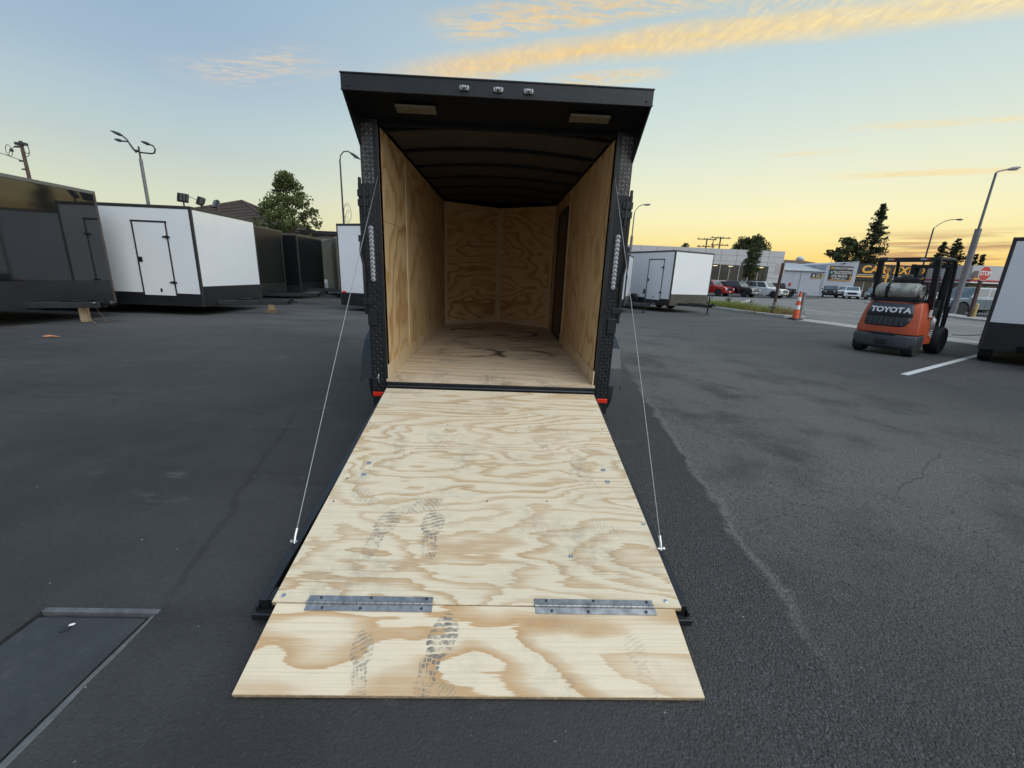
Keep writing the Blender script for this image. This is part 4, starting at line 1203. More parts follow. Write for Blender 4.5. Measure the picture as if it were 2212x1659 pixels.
# ================================================================ the other trailers
def wheel_mesh(r, wd, rim_mat):
    ty = M().lathe([(r * .62, -wd / 2), (r * .92, -wd / 2), (r * .985, -wd * .36), (r, -wd * .2), (r, wd * .2), (r * .985, wd * .36), (r * .92, wd / 2), (r * .62, wd / 2)], (0, 0, 0), 'y', 24).mesh('wheel', 35)
    ty.materials.append(MAT['rubber'])
    m_ = M(); m_.lathe([(r * .62, -wd * .42), (r * .56, -wd * .25), (r * .2, -wd * .30), (r * .14, -wd * .45), (r * .14, wd * .45), (r * .2, wd * .30), (r * .56, wd * .25), (r * .62, wd * .42)], (0, 0, 0), 'y', 20)
    for k in range(5):
        a_ = 2 * PI * k / 5
        for sd in (-1, 1):
            m_.bar((r * .12 * math.cos(a_), sd * wd * .34, r * .12 * math.sin(a_)), (r * .56 * math.cos(a_), sd * wd * .30, r * .56 * math.sin(a_)), r * .14, wd * .1, (0, 1, 0))
    rm = m_.mesh('rim', 35); rm.materials.append(rim_mat)
    return ty, rm


def add_wheel(parent, meshes, loc):
    wh = bpy.data.objects.new('wheel', meshes[0]); COL.objects.link(wh); wh.parent = parent; wh.location = loc
    rm = bpy.data.objects.new('rim', meshes[1]); COL.objects.link(rm); rm.parent = wh
    return wh


def box_trailer(label, origin, heading, W, L, H, skin, band, trim, rail, zb=.30, zband=.78, side_band=.60, door=None, tongue=1.35, wheels=(), fender=None, rear_light=False, jack=True, seams=0, name='box_trailer', side_skin=None):
    """local x forward to the tongue, y across; the origin is the foot of the front face"""
    t = thing(name, label, 'trailer', (origin[0], origin[1], 0), heading)
    h = W / 2; e = .004
    M().box(-L + .01, -.01, -h + .01, h - .01, zb, H - .02).build('body', MAT['black_frame'], t)
    M().box(-.0095, .0, -h + .055, h - .055, zband, H - .075).build('front_panel', skin, t)
    M().box(-.0095, .006, -h + .055, h - .055, zb + .01, zband - .004).build('stone_guard', band, t)
    for s_ in (-1, 1):
        y0, y1 = sorted((s_ * (h - .0095), s_ * h))
        if seams:
            n = seams
            for k in range(n):
                M().box(-L + .06 + (L - .12) * k / n + .003, -L + .06 + (L - .12) * (k + 1) / n - .003, y0, y1, side_band, H - .075).build('side_panel', skin, t)
        else:
            M().box(-L + .06, -.06, y0, y1, side_band, H - .075).build('side_panel', side_skin if (side_skin and s_ > 0) else skin, t)
        M().box(-L + .06, -.06, y0, y1, zb, side_band - .004).build('skirt', MAT['band'], t)
        for xq, nm in ((-.028, 0), (-L + .028, 1)):
            M().box(xq - .032, xq + .034, *sorted((s_ * (h - .055), s_ * (h + .006))), zb + .002, H - .078).build('corner_post', trim, t, bevel=.008)
        M().box(-L - .006, .008, *sorted((s_ * (h - .055), s_ * (h + .008))), H - .0775, H + .004).build('roof_rail', rail, t, bevel=.01)
    for xq in (-.045, -L + .045):
        M().box(xq - .05, xq + .05, -h + .056, h - .056, H - .074, H + .003).build('roof_rail', rail, t, bevel=.01)
    M().box(-L + .1, -.1, -h + .06, h - .06, H - .019, H + .012).build('roof', MAT['trim_grey'], t, bevel=.01)
    M().box(-L + .01, -L - .004, -h + .055, h - .055, zband, H - .075).build('rear_panel', skin, t)
    M().box(-L + .01, -L - .003, -h + .055, h - .055, zb + .01, zband - .004).build('rear_sill', MAT['band'], t)
    if rear_light:
        for s_ in (-1, 1):
            M().box(-L - .02, -L - .004, s_ * (h - .18) - .07, s_ * (h - .18) + .07, zband - .02, zband + .05).build('tail_light', MAT['red_lens'], t, bevel=.01)
    if door:
        s_, x0, x1, z0, z1, hinge_front = door
        yo = s_ * (h + .012)
        dr = M().box(x0, x1, *sorted((s_ * (h + .001), yo)), z0, z1).build('side_door', skin, t, bevel=.004)
        f = M(); yf = sorted((s_ * (h + .0005), s_ * (h + .020)))
        fw = .036
        f.box(x0 - fw, x0 - .004, *yf, z0 - .0, z1 + .004); f.box(x1 + .004, x1 + fw, *yf, z0 - .0, z1 + .004); f.box(x0 - fw - .015, x1 + fw + .015, *yf, z1 + .006, z1 + fw + .012)
        f.build('frame', trim, dr, bevel=.003)
        xh = x1 + .01 if hinge_front else x0 - .01
        for zz in (z0 + (z1 - z0) * .815, z0 + (z1 - z0) * .19):
            hm = M().box(xh - .11, xh + .08, *sorted((s_ * (h + .0202), s_ * (h + .032))), zz - .02, zz + .02)
            hm.box(xh - .03, xh + .03, *sorted((s_ * (h + .0325), s_ * (h + .045))), zz - .035, zz + .035)
            hm.build('hinge', MAT['black_frame'], dr, bevel=.003)
        xl = x0 + .05 if hinge_front else x1 - .05
        M().box(xl - .05, xl + .05, *sorted((s_ * (h + .0125), s_ * (h + .03))), (z0 + z1) / 2 - .07, (z0 + z1) / 2 + .06).build('latch', MAT['black_frame'], dr, bevel=.01)
        M().cbox(((x0 + x1) / 2 + .05, s_ * (h + .018), z0 + .14), (.05, .01, .09)).build('vent', MAT['black_frame'], dr, bevel=.004)
    if tongue:
        m_ = M()
        zt = zb + .08
        for s_ in (-1, 1):
            m_.bar((-.15, s_ * h * .62, zt), (tongue - .18, s_ * .05, zt), .06, .12)
        m_.bar((.0, 0, zt + .01), (tongue - .1, 0, zt + .01), .07, .12)
        m_.bar((.02, -h * .55, zt), (.02, h * .55, zt), .05, .1)
        m_.build('tongue', MAT['black_frame'], t, bevel=.006)
        m_ = M(); m_.cbox((tongue - .06, 0, zt + .06), (.20, .10, .075)); m_.lathe([(.05, -.04), (.06, 0), (.045, .05)], (tongue + .02, 0, zt + .045), 'z', 12)
        m_.cbox((tongue - .08, 0, zt + .12), (.10, .03, .05))
        m_.build('coupler', MAT['black_frame'], t, bevel=.006)
        if jack:
            m_ = M(); m_.tube([(tongue - .38, .09, .08), (tongue - .38, .09, zt + .42)], .032, 10); m_.tube([(tongue - .38, .09, zt + .40), (tongue - .38, .09, zt + .50)], .014, 8)
            m_.tube([(tongue - .38, .09, zt + .36), (tongue - .38, .26, zt + .40)], .011, 8); m_.tube([(tongue - .38, .26, zt + .34), (tongue - .38, .26, zt + .44)], .014, 8)
            m_.tube([(tongue - .38, .09, .0), (tongue - .38, .09, .09)], .024, 8); m_.cbox((tongue - .38, .09, .010), (.14, .14, .02))
            m_.build('jack', MAT['black_frame'], t, smooth=40)
    if wheels:
        wm = wheel_mesh(.345, .21, MAT['black_frame'])
        for xw in wheels:
            for s_ in (-1, 1):
                add_wheel(t, wm, (xw, s_ * (h - .13 if not fender else h + .13), .345))
        if fender:
            x0, x1 = min(wheels) - .42, max(wheels) + .42
            for s_ in (-1, 1):
                pr = [(x0, .28), (x0 + .06, .58), (x0 + .26, .76), (x1 - .26, .76), (x1 - .06, .58), (x1, .28)]
                m_ = M()
                for i in range(5):
                    a_, b2 = pr[i], pr[i + 1]
                    m_.bar(((a_[0]), s_ * (h + .13), a_[1]), (b2[0], s_ * (h + .13), b2[1]), .26, .012)
                m_.build('fender', fender, t)
    return t


T1 = box_trailer('huge glossy black trailer mirroring the sky, its tongue on an upright timber block', (-9.8, 6.10), R(-1.5), 2.62, 8, 2.96, MAT['black_skin'], MAT['band'], MAT['trim_bronze'], MAT['trim_grey'], zb=.33, zband=.90, tongue=1.10, jack=False, wheels=(-4.2, -5.1))
m = M()
for s_ in (-1, 1):
    pth = [(.62, s_ * .08, .42), (.66, s_ * .13, .24), (.72, s_ * .15, .12), (.76, s_ * .14, .03)]
    for i in range(len(pth) - 1):
        a, b_ = Vector(pth[i]), Vector(pth[i + 1])
        for k in range(4):
            p0 = a.lerp(b_, k / 4); p1 = a.lerp(b_, (k + .85) / 4)
            m.tube([p0, p1], .008, 6)
    m.tube([(.76, s_ * .14, .04), (.82, s_ * .15, .012), (.76, s_ * .13, .006)], .009, 6)
m.build('safety_chain', MAT['lumber_dark'], T1)
for yq in (-.14, .12):
    M().cbox((.86, yq, .46), (.06, .05, .04)).build('chain_bolt', MAT['bright'], T1, bevel=.008)

T2 = box_trailer('white trailer with black trim, side door and three floodlights on its roof corner', (-8.03, 9.47), R(0.2), 2.83, 6.5, 2.80, MAT['white_skin'], MAT['band'], MAT['trim'], MAT['trim'], zb=.25, zband=.79, side_band=.585, door=(-1, -1.51, -.70, .52, 2.37, True), tongue=1.75, jack=False, wheels=(-3.4, -4.3), seams=0)
for xq, yq, rz in ((-.30, -1.18, -.5), (-.17, -.72, .1), (-.06, -.28, .9)):
    rt = Matrix.Rotation(rz + PI, 3, 'Z') @ Matrix.Rotation(R(-22), 3, 'Y')
    fl_ = M().cbox((xq, yq, 3.03), (.07, .25, .22), rt).build('flood_light', MAT['dark_plastic'], T2, bevel=.012)
    M().cbox(Vector((xq, yq, 3.03)) + rt @ Vector((.037, 0, 0)), (.008, .21, .18), rt).build('lens', MAT['glass'], fl_)
    for k in range(3):
        M().cbox(Vector((xq, yq, 3.03)) + rt @ Vector((-.045, (k - 1) * .075, .02)), (.03, .05, .15), rt).build('cooling_fin', MAT['trim_grey'], fl_)
    M().tube([(xq, yq, 2.80), (xq, yq, 2.95)], .018, 8).build('bracket', MAT['dark_plastic'], fl_)
T3 = box_trailer('glossy black trailer parked right beside the white trailer with floodlights', (-9.02, 13.13), R(0.3), 2.82, 6, 2.80, MAT['black_gloss'], MAT['band'], MAT['trim'], MAT['trim_bronze'], zb=.28, zband=.75, tongue=2.1, jack=False, wheels=(-3, -3.9))
T4 = box_trailer('black trailer farthest back in the left row, with a dark side door', (-8.92, 16.9), R(3), 2.85, 6, 2.77, MAT['black_gloss'], MAT['band'], MAT['trim'], MAT['trim_bronze'], zb=.30, zband=.75, tongue=2.2, jack=False, wheels=(-3, -3.9))
M().box(.0005, .010, -.35, .75, .80, 2.30).build('front_door', MAT['black_gloss'], T4, bevel=.003)
MAT['dirty_olive'] = simple('dirty olive skin', (.10, .095, .07), .45, var=.3, vs=2, dirt=.8, dirtcol=(.30, .25, .18))
h5 = math.atan2(-.87, .49)
c5 = Vector((-10.2, 21.2)); e5 = Vector((.49, -.87)); l5 = Vector((.87, .49))
o5 = c5 + e5 * 5.0 + l5 * 1.2
T5 = box_trailer('dirty olive trailer with a white fender over its wheels, seen between black and white trailers', (o5.x, o5.y), h5, 2.4, 5.0, 2.82, MAT['dirty_olive'], MAT['dirty_olive'], MAT['trim'], MAT['trim_grey'], zb=.35, zband=.7, side_band=.42, tongue=0, wheels=(-4.55, -3.75), fender=simple('white fender', (.7, .7, .7), .4))
d6 = Vector((.927, -.375)); h6 = Vector((.375, .927)); rc = Vector((-5.53, 11.24)) + d6 * 1.15
o6 = rc + h6 * 3.2
T6 = box_trailer('white trailer with red tail light, partly hidden behind the open trailer', (o6.x, o6.y), math.atan2(h6.y, h6.x), 2.3, 3.2, 2.85, MAT['white_skin'], MAT['band'], MAT['trim'], MAT['trim'], zb=.18, zband=.62, tongue=0, rear_light=True, side_skin=MAT['black_gloss'])  # unseen left side made black to darken its mirror image in T1
# right side of the yard
hr = R(-64)
fr = Vector((math.cos(hr), math.sin(hr))); lr = Vector((-fr.y, fr.x))
cr = Vector((7.92, 15.85)); orr = cr + lr * 1.31
RT = box_trailer('white trailer with dark trim and white side door, its jack by the grassy kerb', (orr.x, orr.y), hr, 2.62, 5.2, 2.82, MAT['white_skin'], MAT['band_grey'], MAT['trim'], MAT['trim_bronze'], zb=.32, zband=.86, side_band=.62,
                 door=(-1, -1.52, -.62, .55, 2.40, True), tongue=1.42, wheels=(-2.35, -3.15), fender=MAT['black_frame'])
h7 = R(-22); f7 = Vector((math.cos(h7), math.sin(h7))); l7 = Vector((-f7.y, f7.x))
o7 = Vector((5.41, 14.5)) + l7 * 1.05
RT2 = box_trailer('small white trailer half hidden by the open trailer, with tall black tongue jack', (o7.x, o7.y), h7, 2.1, 3.0, 2.48, MAT['white_skin'], MAT['band_grey'], MAT['trim'], MAT['trim_bronze'], zb=.30, zband=.72, side_band=.6, side_skin=MAT['black_gloss'], tongue=1.15, wheels=(-1.4,))  # black on the unseen side is added, to keep T1's reflection dark
m = M(); m.tube([(.72, .1, .85), (.72, .1, 1.0)], .085, 12); m.ball((.72, .1, 1.0), .085, 12, 6)
m.build('jack_motor', MAT['dark_plastic'], RT2, smooth=50)
h8 = Vector((.62, -.785)).normalized(); l8 = Vector((-h8.y, h8.x)); o8 = Vector((10.55, 5.16)) + h8 * 1.25
RR = box_trailer('white trailer with deep black skirt cut off by the right edge beside the forklift', (o8.x, o8.y), math.atan2(-h8.x, h8.y), 2.5, 5.0, 2.58, MAT['white_skin'], MAT['band'], MAT['trim'], MAT['trim'], zb=.27, zband=.86, side_band=.88, tongue=1.2, wheels=(-.42, -1.3))

# timber blocks under the tongues
def block(loc, size, rz, label, mt):
    o_ = M().box(-size[0] / 2, size[0] / 2, -size[1] / 2, size[1] / 2, 0, size[2]).build('lumber_block', mt, None, bevel=.006, loc=loc)
    o_.rotation_euler = (0, 0, rz)
    tag(o_, label, 'timber block')
    return o_


block((-9.45, 6.20, 0), (.14, .12, .345), .25, 'upright pale timber block under the tongue of the huge black trailer', MAT['lumber'])
block((-7.02, 9.50, 0), (.34, .16, .09), .3, 'low flat timber under the tongue of the white floodlight trailer, lower piece', MAT['lumber_dark'])
block((-6.99, 9.50, .091), (.16, .16, .155), .2, 'short timber standing on the flat one under the white trailer tongue', MAT['lumber'])


# ================================================================ forklift
FK = thing('forklift', 'orange and black forklift with a worn gas cylinder across its back', 'forklift', (8.80, 5.66, 0), R(29))
FK.scale = (1.06, 1.06, 1.03)
MAT['fork_orange'] = simple('forklift orange', (.50, .085, .030), .42, var=.12, vs=3, dirt=.25, dirtcol=(.25, .06, .03))
MAT['fork_grey'] = simple('forklift charcoal', (.045, .047, .054), .5, var=.25, vs=5, dirt=.3, dirtcol=(.10, .095, .09))
MAT['fork_black'] = simple('forklift black', (.016, .016, .017), .5, var=.3, dirt=.2, dirtcol=(.06, .055, .05))
MAT['tank'] = simple('scuffed gas cylinder', (.40, .38, .32), .5, metal=.25, var=.3, vs=8, dirt=.75, dirtcol=(.13, .10, .07))
HWD = .52
# counterweight: side section swept with a crowned outline in plan
def crown_slab(m_, secs, n=10, bow=.10):
    """secs: list of (z, x_rear, half_width, x_front)"""
    rows = []
    for z, xr, hw, xf in secs:
        row = []
        for i in range(n + 1):
            t = -1 + 2 * i / n
            row.append((xr + bow * abs(t) ** 3.2, t * hw, z))
        row = [(xf, -hw, z)] + row + [(xf, hw, z)]
        rows.append(row)
    k = len(rows[0]); vs = [p for r_ in rows for p in r_]; fs = []
    for j in range(len(rows) - 1):
        for i in range(k):
            i2 = (i + 1) % k
            fs.append((j * k + i2, j * k + i, (j + 1) * k + i, (j + 1) * k + i2))
    fs.append(tuple(range(k))); fs.append(tuple((len(rows) - 1) * k + i for i in reversed(range(k))))
    m_.add(vs, fs)


m = M(); crown_slab(m, [(.46, .04, .53, .62), (.60, .045, .53, .62), (.86, .09, .50, .62), (1.02, .13, .475, .62), (1.12, .17, .455, .60), (1.15, .20, .44, .58)])
m.box(.40, 1.05, -.50, -.18, .30, .459); m.box(.40, 1.05, .18, .50, .30, .459)
cw = m.build('counterweight', MAT['fork_orange'], FK, smooth=40, bevel=.025, seg=3)
m = M(); crown_slab(m, [(.135, .07, .50, .55), (.18, .015, .535, .55), (.40, -.005, .545, .55), (.452, .02, .535, .55)])
m.build('rear_bumper', MAT['fork_grey'], FK, smooth=40, bevel=.02)
m = M(); m.cbox((-.004, 0, .29), (.03, .17, .11)); m.build('tow_pin_pocket', MAT['fork_black'], FK, bevel=.012)
m = M(); m.cbox((.05, 0, .462), (.10, .42, .05)); m.build('grab_recess', MAT['fork_black'], FK, bevel=.012)
# charcoal panel with the name, above the dark grille
def crowned_panel(poly, off, th, hwz, bow=.10, n=14):
    """poly (y, z) polygon rows: list of (z, y_left, y_right) laid on the crowned rear face"""
    m_ = M(); rows = []
    secx = lambda z: np.interp(z, [.46, .60, .86, 1.02, 1.12, 1.15], [.04, .045, .09, .13, .17, .20])
    sech = lambda z: np.interp(z, [.46, .60, .86, 1.02, 1.12, 1.15], [.53, .53, .50, .475, .455, .44])
    for z, ya, yb in poly:
        row = []
        for i in range(n + 1):
            y = ya + (yb - ya) * i / n
            row.append((float(secx(z)) + bow * abs(y / float(sech(z))) ** 3.2 - off, y, z))
        rows.append(row)
    k = n + 1; vs = [p for r_ in rows for p in r_]; fs = []
    for j in range(len(rows) - 1):
        for i in range(n):
            fs.append((j * k + i + 1, j * k + i, (j + 1) * k + i, (j + 1) * k + i + 1))
    m_.add(vs, fs)
    return m_


pn = crowned_panel([(.855, -.385, .405), (.95, -.375, .40), (1.06, -.35, .39), (1.13, -.335, .385)], .012, 0, 0).build('name_panel', MAT['fork_grey'], FK, smooth=40)
pn.modifiers.new('thickness', 'SOLIDIFY').thickness = .02
gr = crowned_panel([(.625, -.24, .34), (.65, -.31, .385), (.72, -.36, .40), (.85, -.385, .405)], .007, 0, 0).build('grille', MAT['fork_black'], FK, smooth=40)
gr.modifiers.new('thickness', 'SOLIDIFY').thickness = .012
for k in range(7):
    yy = -.27 + .09 * k
    crowned_panel([(.66, yy, yy + .035), (.83, yy, yy + .035)], .014, 0, 0, n=2).build('louvre', MAT['fork_grey'], gr)
for ch, yy in zip('TOYOTA', np.linspace(.285, -.285, 6)):
    xx = .115 + .10 * abs(yy / .5) ** 3.2 - .035
    sl = math.atan2(.04, .16)
    lettering(ch, .155, MAT['letter_white'], pn, T(xx + .002, yy, .975) @ Matrix.Rotation(R(-90), 4, 'Z') @ Matrix.Rotation(-sl, 4, 'X'), depth=.012, bold=.006, sx=1.02)
M().prism([(.19, 1.155), (.60, 1.155), (.60, 1.19), (.24, 1.19)], -.40, .40, 'y').build('hood', MAT['fork_grey'], FK, bevel=.015)
M().lathe([(.05, 0), (.045, .015)], (.28, .28, 1.191), 'z', 14).build('filler_cap', MAT['ply_edge'], FK)
# gas cylinder, lying across
TY0, TY1 = .40, -.40
tk = M().lathe([(.05, 0), (.125, .015), (.165, .05), (.172, .09), (.168, .24), (.172, .25), (.172, .27), (.168, .28), (.168, .50), (.172, .51), (.172, .53), (.168, .54), (.168, .66), (.16, .70), (.135, .715), (.135, .77), (.115, .77), (.115, .73), (.02, .725)], (.34, TY0, 1.385), (0, -1, 0), 24)
tk = tk.build('gas_cylinder', MAT['tank'], FK, smooth=35)
m = M()
for yy in (.17,):
    m.lathe([(.180, -.024), (.180, .024)], (.34, yy, 1.385), 'y', 24)
m.cbox((.17, .16, 1.42), (.03, .07, .12)); m.build('strap', MAT['fork_black'], tk, smooth=35)
m = M(); m.box(.20, .50, -.42, .40, 1.191, 1.225); m.box(.26, .42, .10, .20, 1.22, 1.26); m.box(.26, .42, -.36, -.26, 1.22, 1.26); m.build('cylinder_cradle', MAT['fork_black'], FK, bevel=.01)
# overhead guard
m = M()
for s_ in (-1, 1):
    m.bar((.62, s_ * .485, .98), (.36, s_ * .46, 2.05), .095, .085, (1, 0, 0))
    m.tube([(.36, s_ * .46, 2.05), (.40, s_ * .46, 2.075), (1.22, s_ * .47, 2.085), (1.32, s_ * .475, 2.06), (1.40, s_ * .48, 1.96), (1.62, s_ * .50, .62)], .034, 8)
m.bar((.37, -.50, 2.045), (.37, .50, 2.045), .08, .095)
for k in range(6):
    xx = .52 + .13 * k
    m.bar((xx, -.45, 2.075), (xx, .45, 2.075), .05, .02)
m.bar((1.30, -.47, 2.07), (1.30, .47, 2.07), .05, .05)
og = m.build('overhead_guard', MAT['fork_black'], FK, smooth=35)
for yy in (-.26, .28):
    for k in range(4):
        M().cbox((.329, yy + (k - 1.5) * .035, 2.052), (.006, .026, .028)).build('tail_lamp', MAT['red_lens'] if k in (0,) else MAT['headlamp'], og)
M().cbox((.575, -.52, .945), (.06, .03, .14)).build('decal', MAT['letter_white'], og)
# seat, wheel, dash
m = M(); m.box(.60, 1.0, -.24, .24, 1.06, 1.16); m.cbox((.60, 0, 1.42), (.10, .44, .52), Matrix.Rotation(R(-10), 3, 'Y')); m.build('seat', MAT['fork_black'], FK, bevel=.04, seg=3)
m = M(); m.cbox((.585, .02, 1.68), (.06, .20, .14), Matrix.Rotation(R(-10), 3, 'Y')); m.build('seat_headrest', simple('worn grey vinyl', (.12, .115, .105), .6), FK, bevel=.03)
m = M(); m.tube([(1.40, 0, 1.0), (1.22, 0, 1.32)], .03, 8)
pts = [Vector((1.22, 0, 1.33)) + Matrix.Rotation(R(-28), 3, 'Y') @ Vector((.16 * math.cos(a_), .16 * math.sin(a_), 0)) for a_ in np.linspace(0, 2 * PI, 19)]
m.tube(pts, .014, 6, False); m.bar(pts[0], pts[9], .02, .02); m.build('steering_wheel', MAT['fork_black'], FK, smooth=40)
m = M(); m.box(.63, 1.15, -.47, .47, .50, 1.05); m.box(1.15, 1.50, -.45, .45, .42, .55); m.prism([(1.36, .55), (1.52, .55), (1.50, 1.20), (1.40, 1.22)], -.40, .40, 'y'); m.build('cab_floor', MAT['fork_black'], FK, bevel=.02)
m = M()
for k in range(3):
    m.tube([(1.30, -.12 - .07 * k, 1.15), (1.26, -.12 - .07 * k, 1.42)], .009, 6); m.ball((1.26, -.12 - .07 * k, 1.43), .022, 8, 5)
m.build('control_levers', MAT['fork_black'], FK, smooth=50)
# side step with canister and ribs on the right
m = M(); m.prism([(.62, .459), (.62, .84), (.66, .93), (.74, .72), (1.06, .34), (1.06, .26), (.56, .26)], -.515, -.474, 'y'); m.build('side_cover', MAT['fork_orange'], FK, bevel=.012)
M().box(.50, .80, -.545, -.47, .852, .872).build('step_plate', simple('pale pink plastic', (.55, .35, .30), .6), FK, bevel=.005)
m = M(); m.lathe([(.06, 0), (.075, .02), (.075, .22), (.05, .26), (.03, .27)], (.84, -.50, .58), 'z', 14); m.build('canister', simple('steel canister', (.38, .37, .34), .4, metal=.6, var=.3, dirt=.4), FK, smooth=40)
for k in range(3):
    M().box(.80, 1.02, -.525, -.49, .46 + .045 * k, .475 + .045 * k).build('step_tread', MAT['letter_white'], FK)
lettering('FVT', .085, MAT['letter_white'], FK, T(1.02, -.50, .40) , depth=.006, bold=.003, shear=.2)
# wheels: small at the back, larger drive wheels in front
wr = wheel_mesh(.225, .19, MAT['fork_black']); wf = wheel_mesh(.31, .24, MAT['fork_grey'])
for s_ in (-1, 1):
    add_wheel(FK, wr, (.30, s_ * .43, .225)); add_wheel(FK, wf, (1.62, s_ * .46, .31))
# mast, carriage and forks
m = M()
for s_ in (-1, 1):
    m.box(1.80, 1.93, s_ * .33 - .035, s_ * .33 + .035, .07, 2.02); m.box(1.86, 1.96, s_ * .25 - .03, s_ * .25 + .03, .10, 1.98)
    m.tube([(1.80, s_ * .16, .2), (1.80, s_ * .16, 1.75)], .035, 8)
m.box(1.81, 1.92, -.36, .36, 1.93, 2.01); m.box(1.81, 1.90, -.36, .36, .95, 1.03); m.box(1.81, 1.90, -.36, .36, .14, .24)
m.tube([(1.76, 0, .2), (1.76, 0, 1.5)], .04, 8); m.build('mast', MAT['fork_black'], FK, smooth=35)
for yy in (-.10, .07):
    M().tube([(1.86, yy, 1.95), (1.79, yy, 1.9), (1.77, yy, 1.2), (1.79, yy, .5)], .014, 6).build('hydraulic_hose', MAT['rubber'], FK, smooth=50)
M().tube([(.34, -.40, 1.36), (.36, -.47, 1.33), (.45, -.46, 1.22), (.56, -.40, 1.19)], .011, 6).build('fuel_hose', MAT['rubber'], FK, smooth=50)
M().tube([(.60, .46, 1.25), (.58, .50, 1.5), (.50, .52, 1.62)], .012, 6).build('mirror_arm', MAT['fork_black'], FK, smooth=50)
M().cbox((.50, .53, 1.70), (.02, .10, .15)).build('mirror', MAT['fork_black'], FK, bevel=.008)
m = M(); m.box(1.96, 2.0, -.48, .48, .16, .24); m.box(1.96, 2.0, -.48, .48, .48, .56)
for s_ in (-1, 0, 1):
    m.box(1.965, 1.995, s_ * .44 - .015, s_ * .44 + .015, .24, 1.05)
m.box(1.965, 1.995, -.455, .455, 1.05, 1.08); m.build('carriage', MAT['fork_black'], FK)
for s_ in (-1, 1):
    m = M(); m.prism([(2.0, .05), (2.045, .05), (2.045, .09), (3.05, .10), (3.05, .112), (2.045, .14), (2.045, .62), (2.0, .62)], s_ * .30 - .055, s_ * .30 + .055, 'y'); m.build('fork', simple('bare fork steel', (.30, .29, .27), .5, metal=.5, var=.3), FK)
m = M()
a = Vector((11.35, 6.45, .42)); b_ = Vector((12.0, 5.55, .80))
rp = [a.lerp(b_, t) + Vector((0, 0, -.10 * math.sin(PI * t))) for t in np.linspace(0, 1, 14)]
o = M().tube(rp, .012, 6).build('slack_rope', MAT['cable'], None, smooth=50); tag(o, 'slack grey rope strung between the forklift and the white trailer on its right', 'rope')


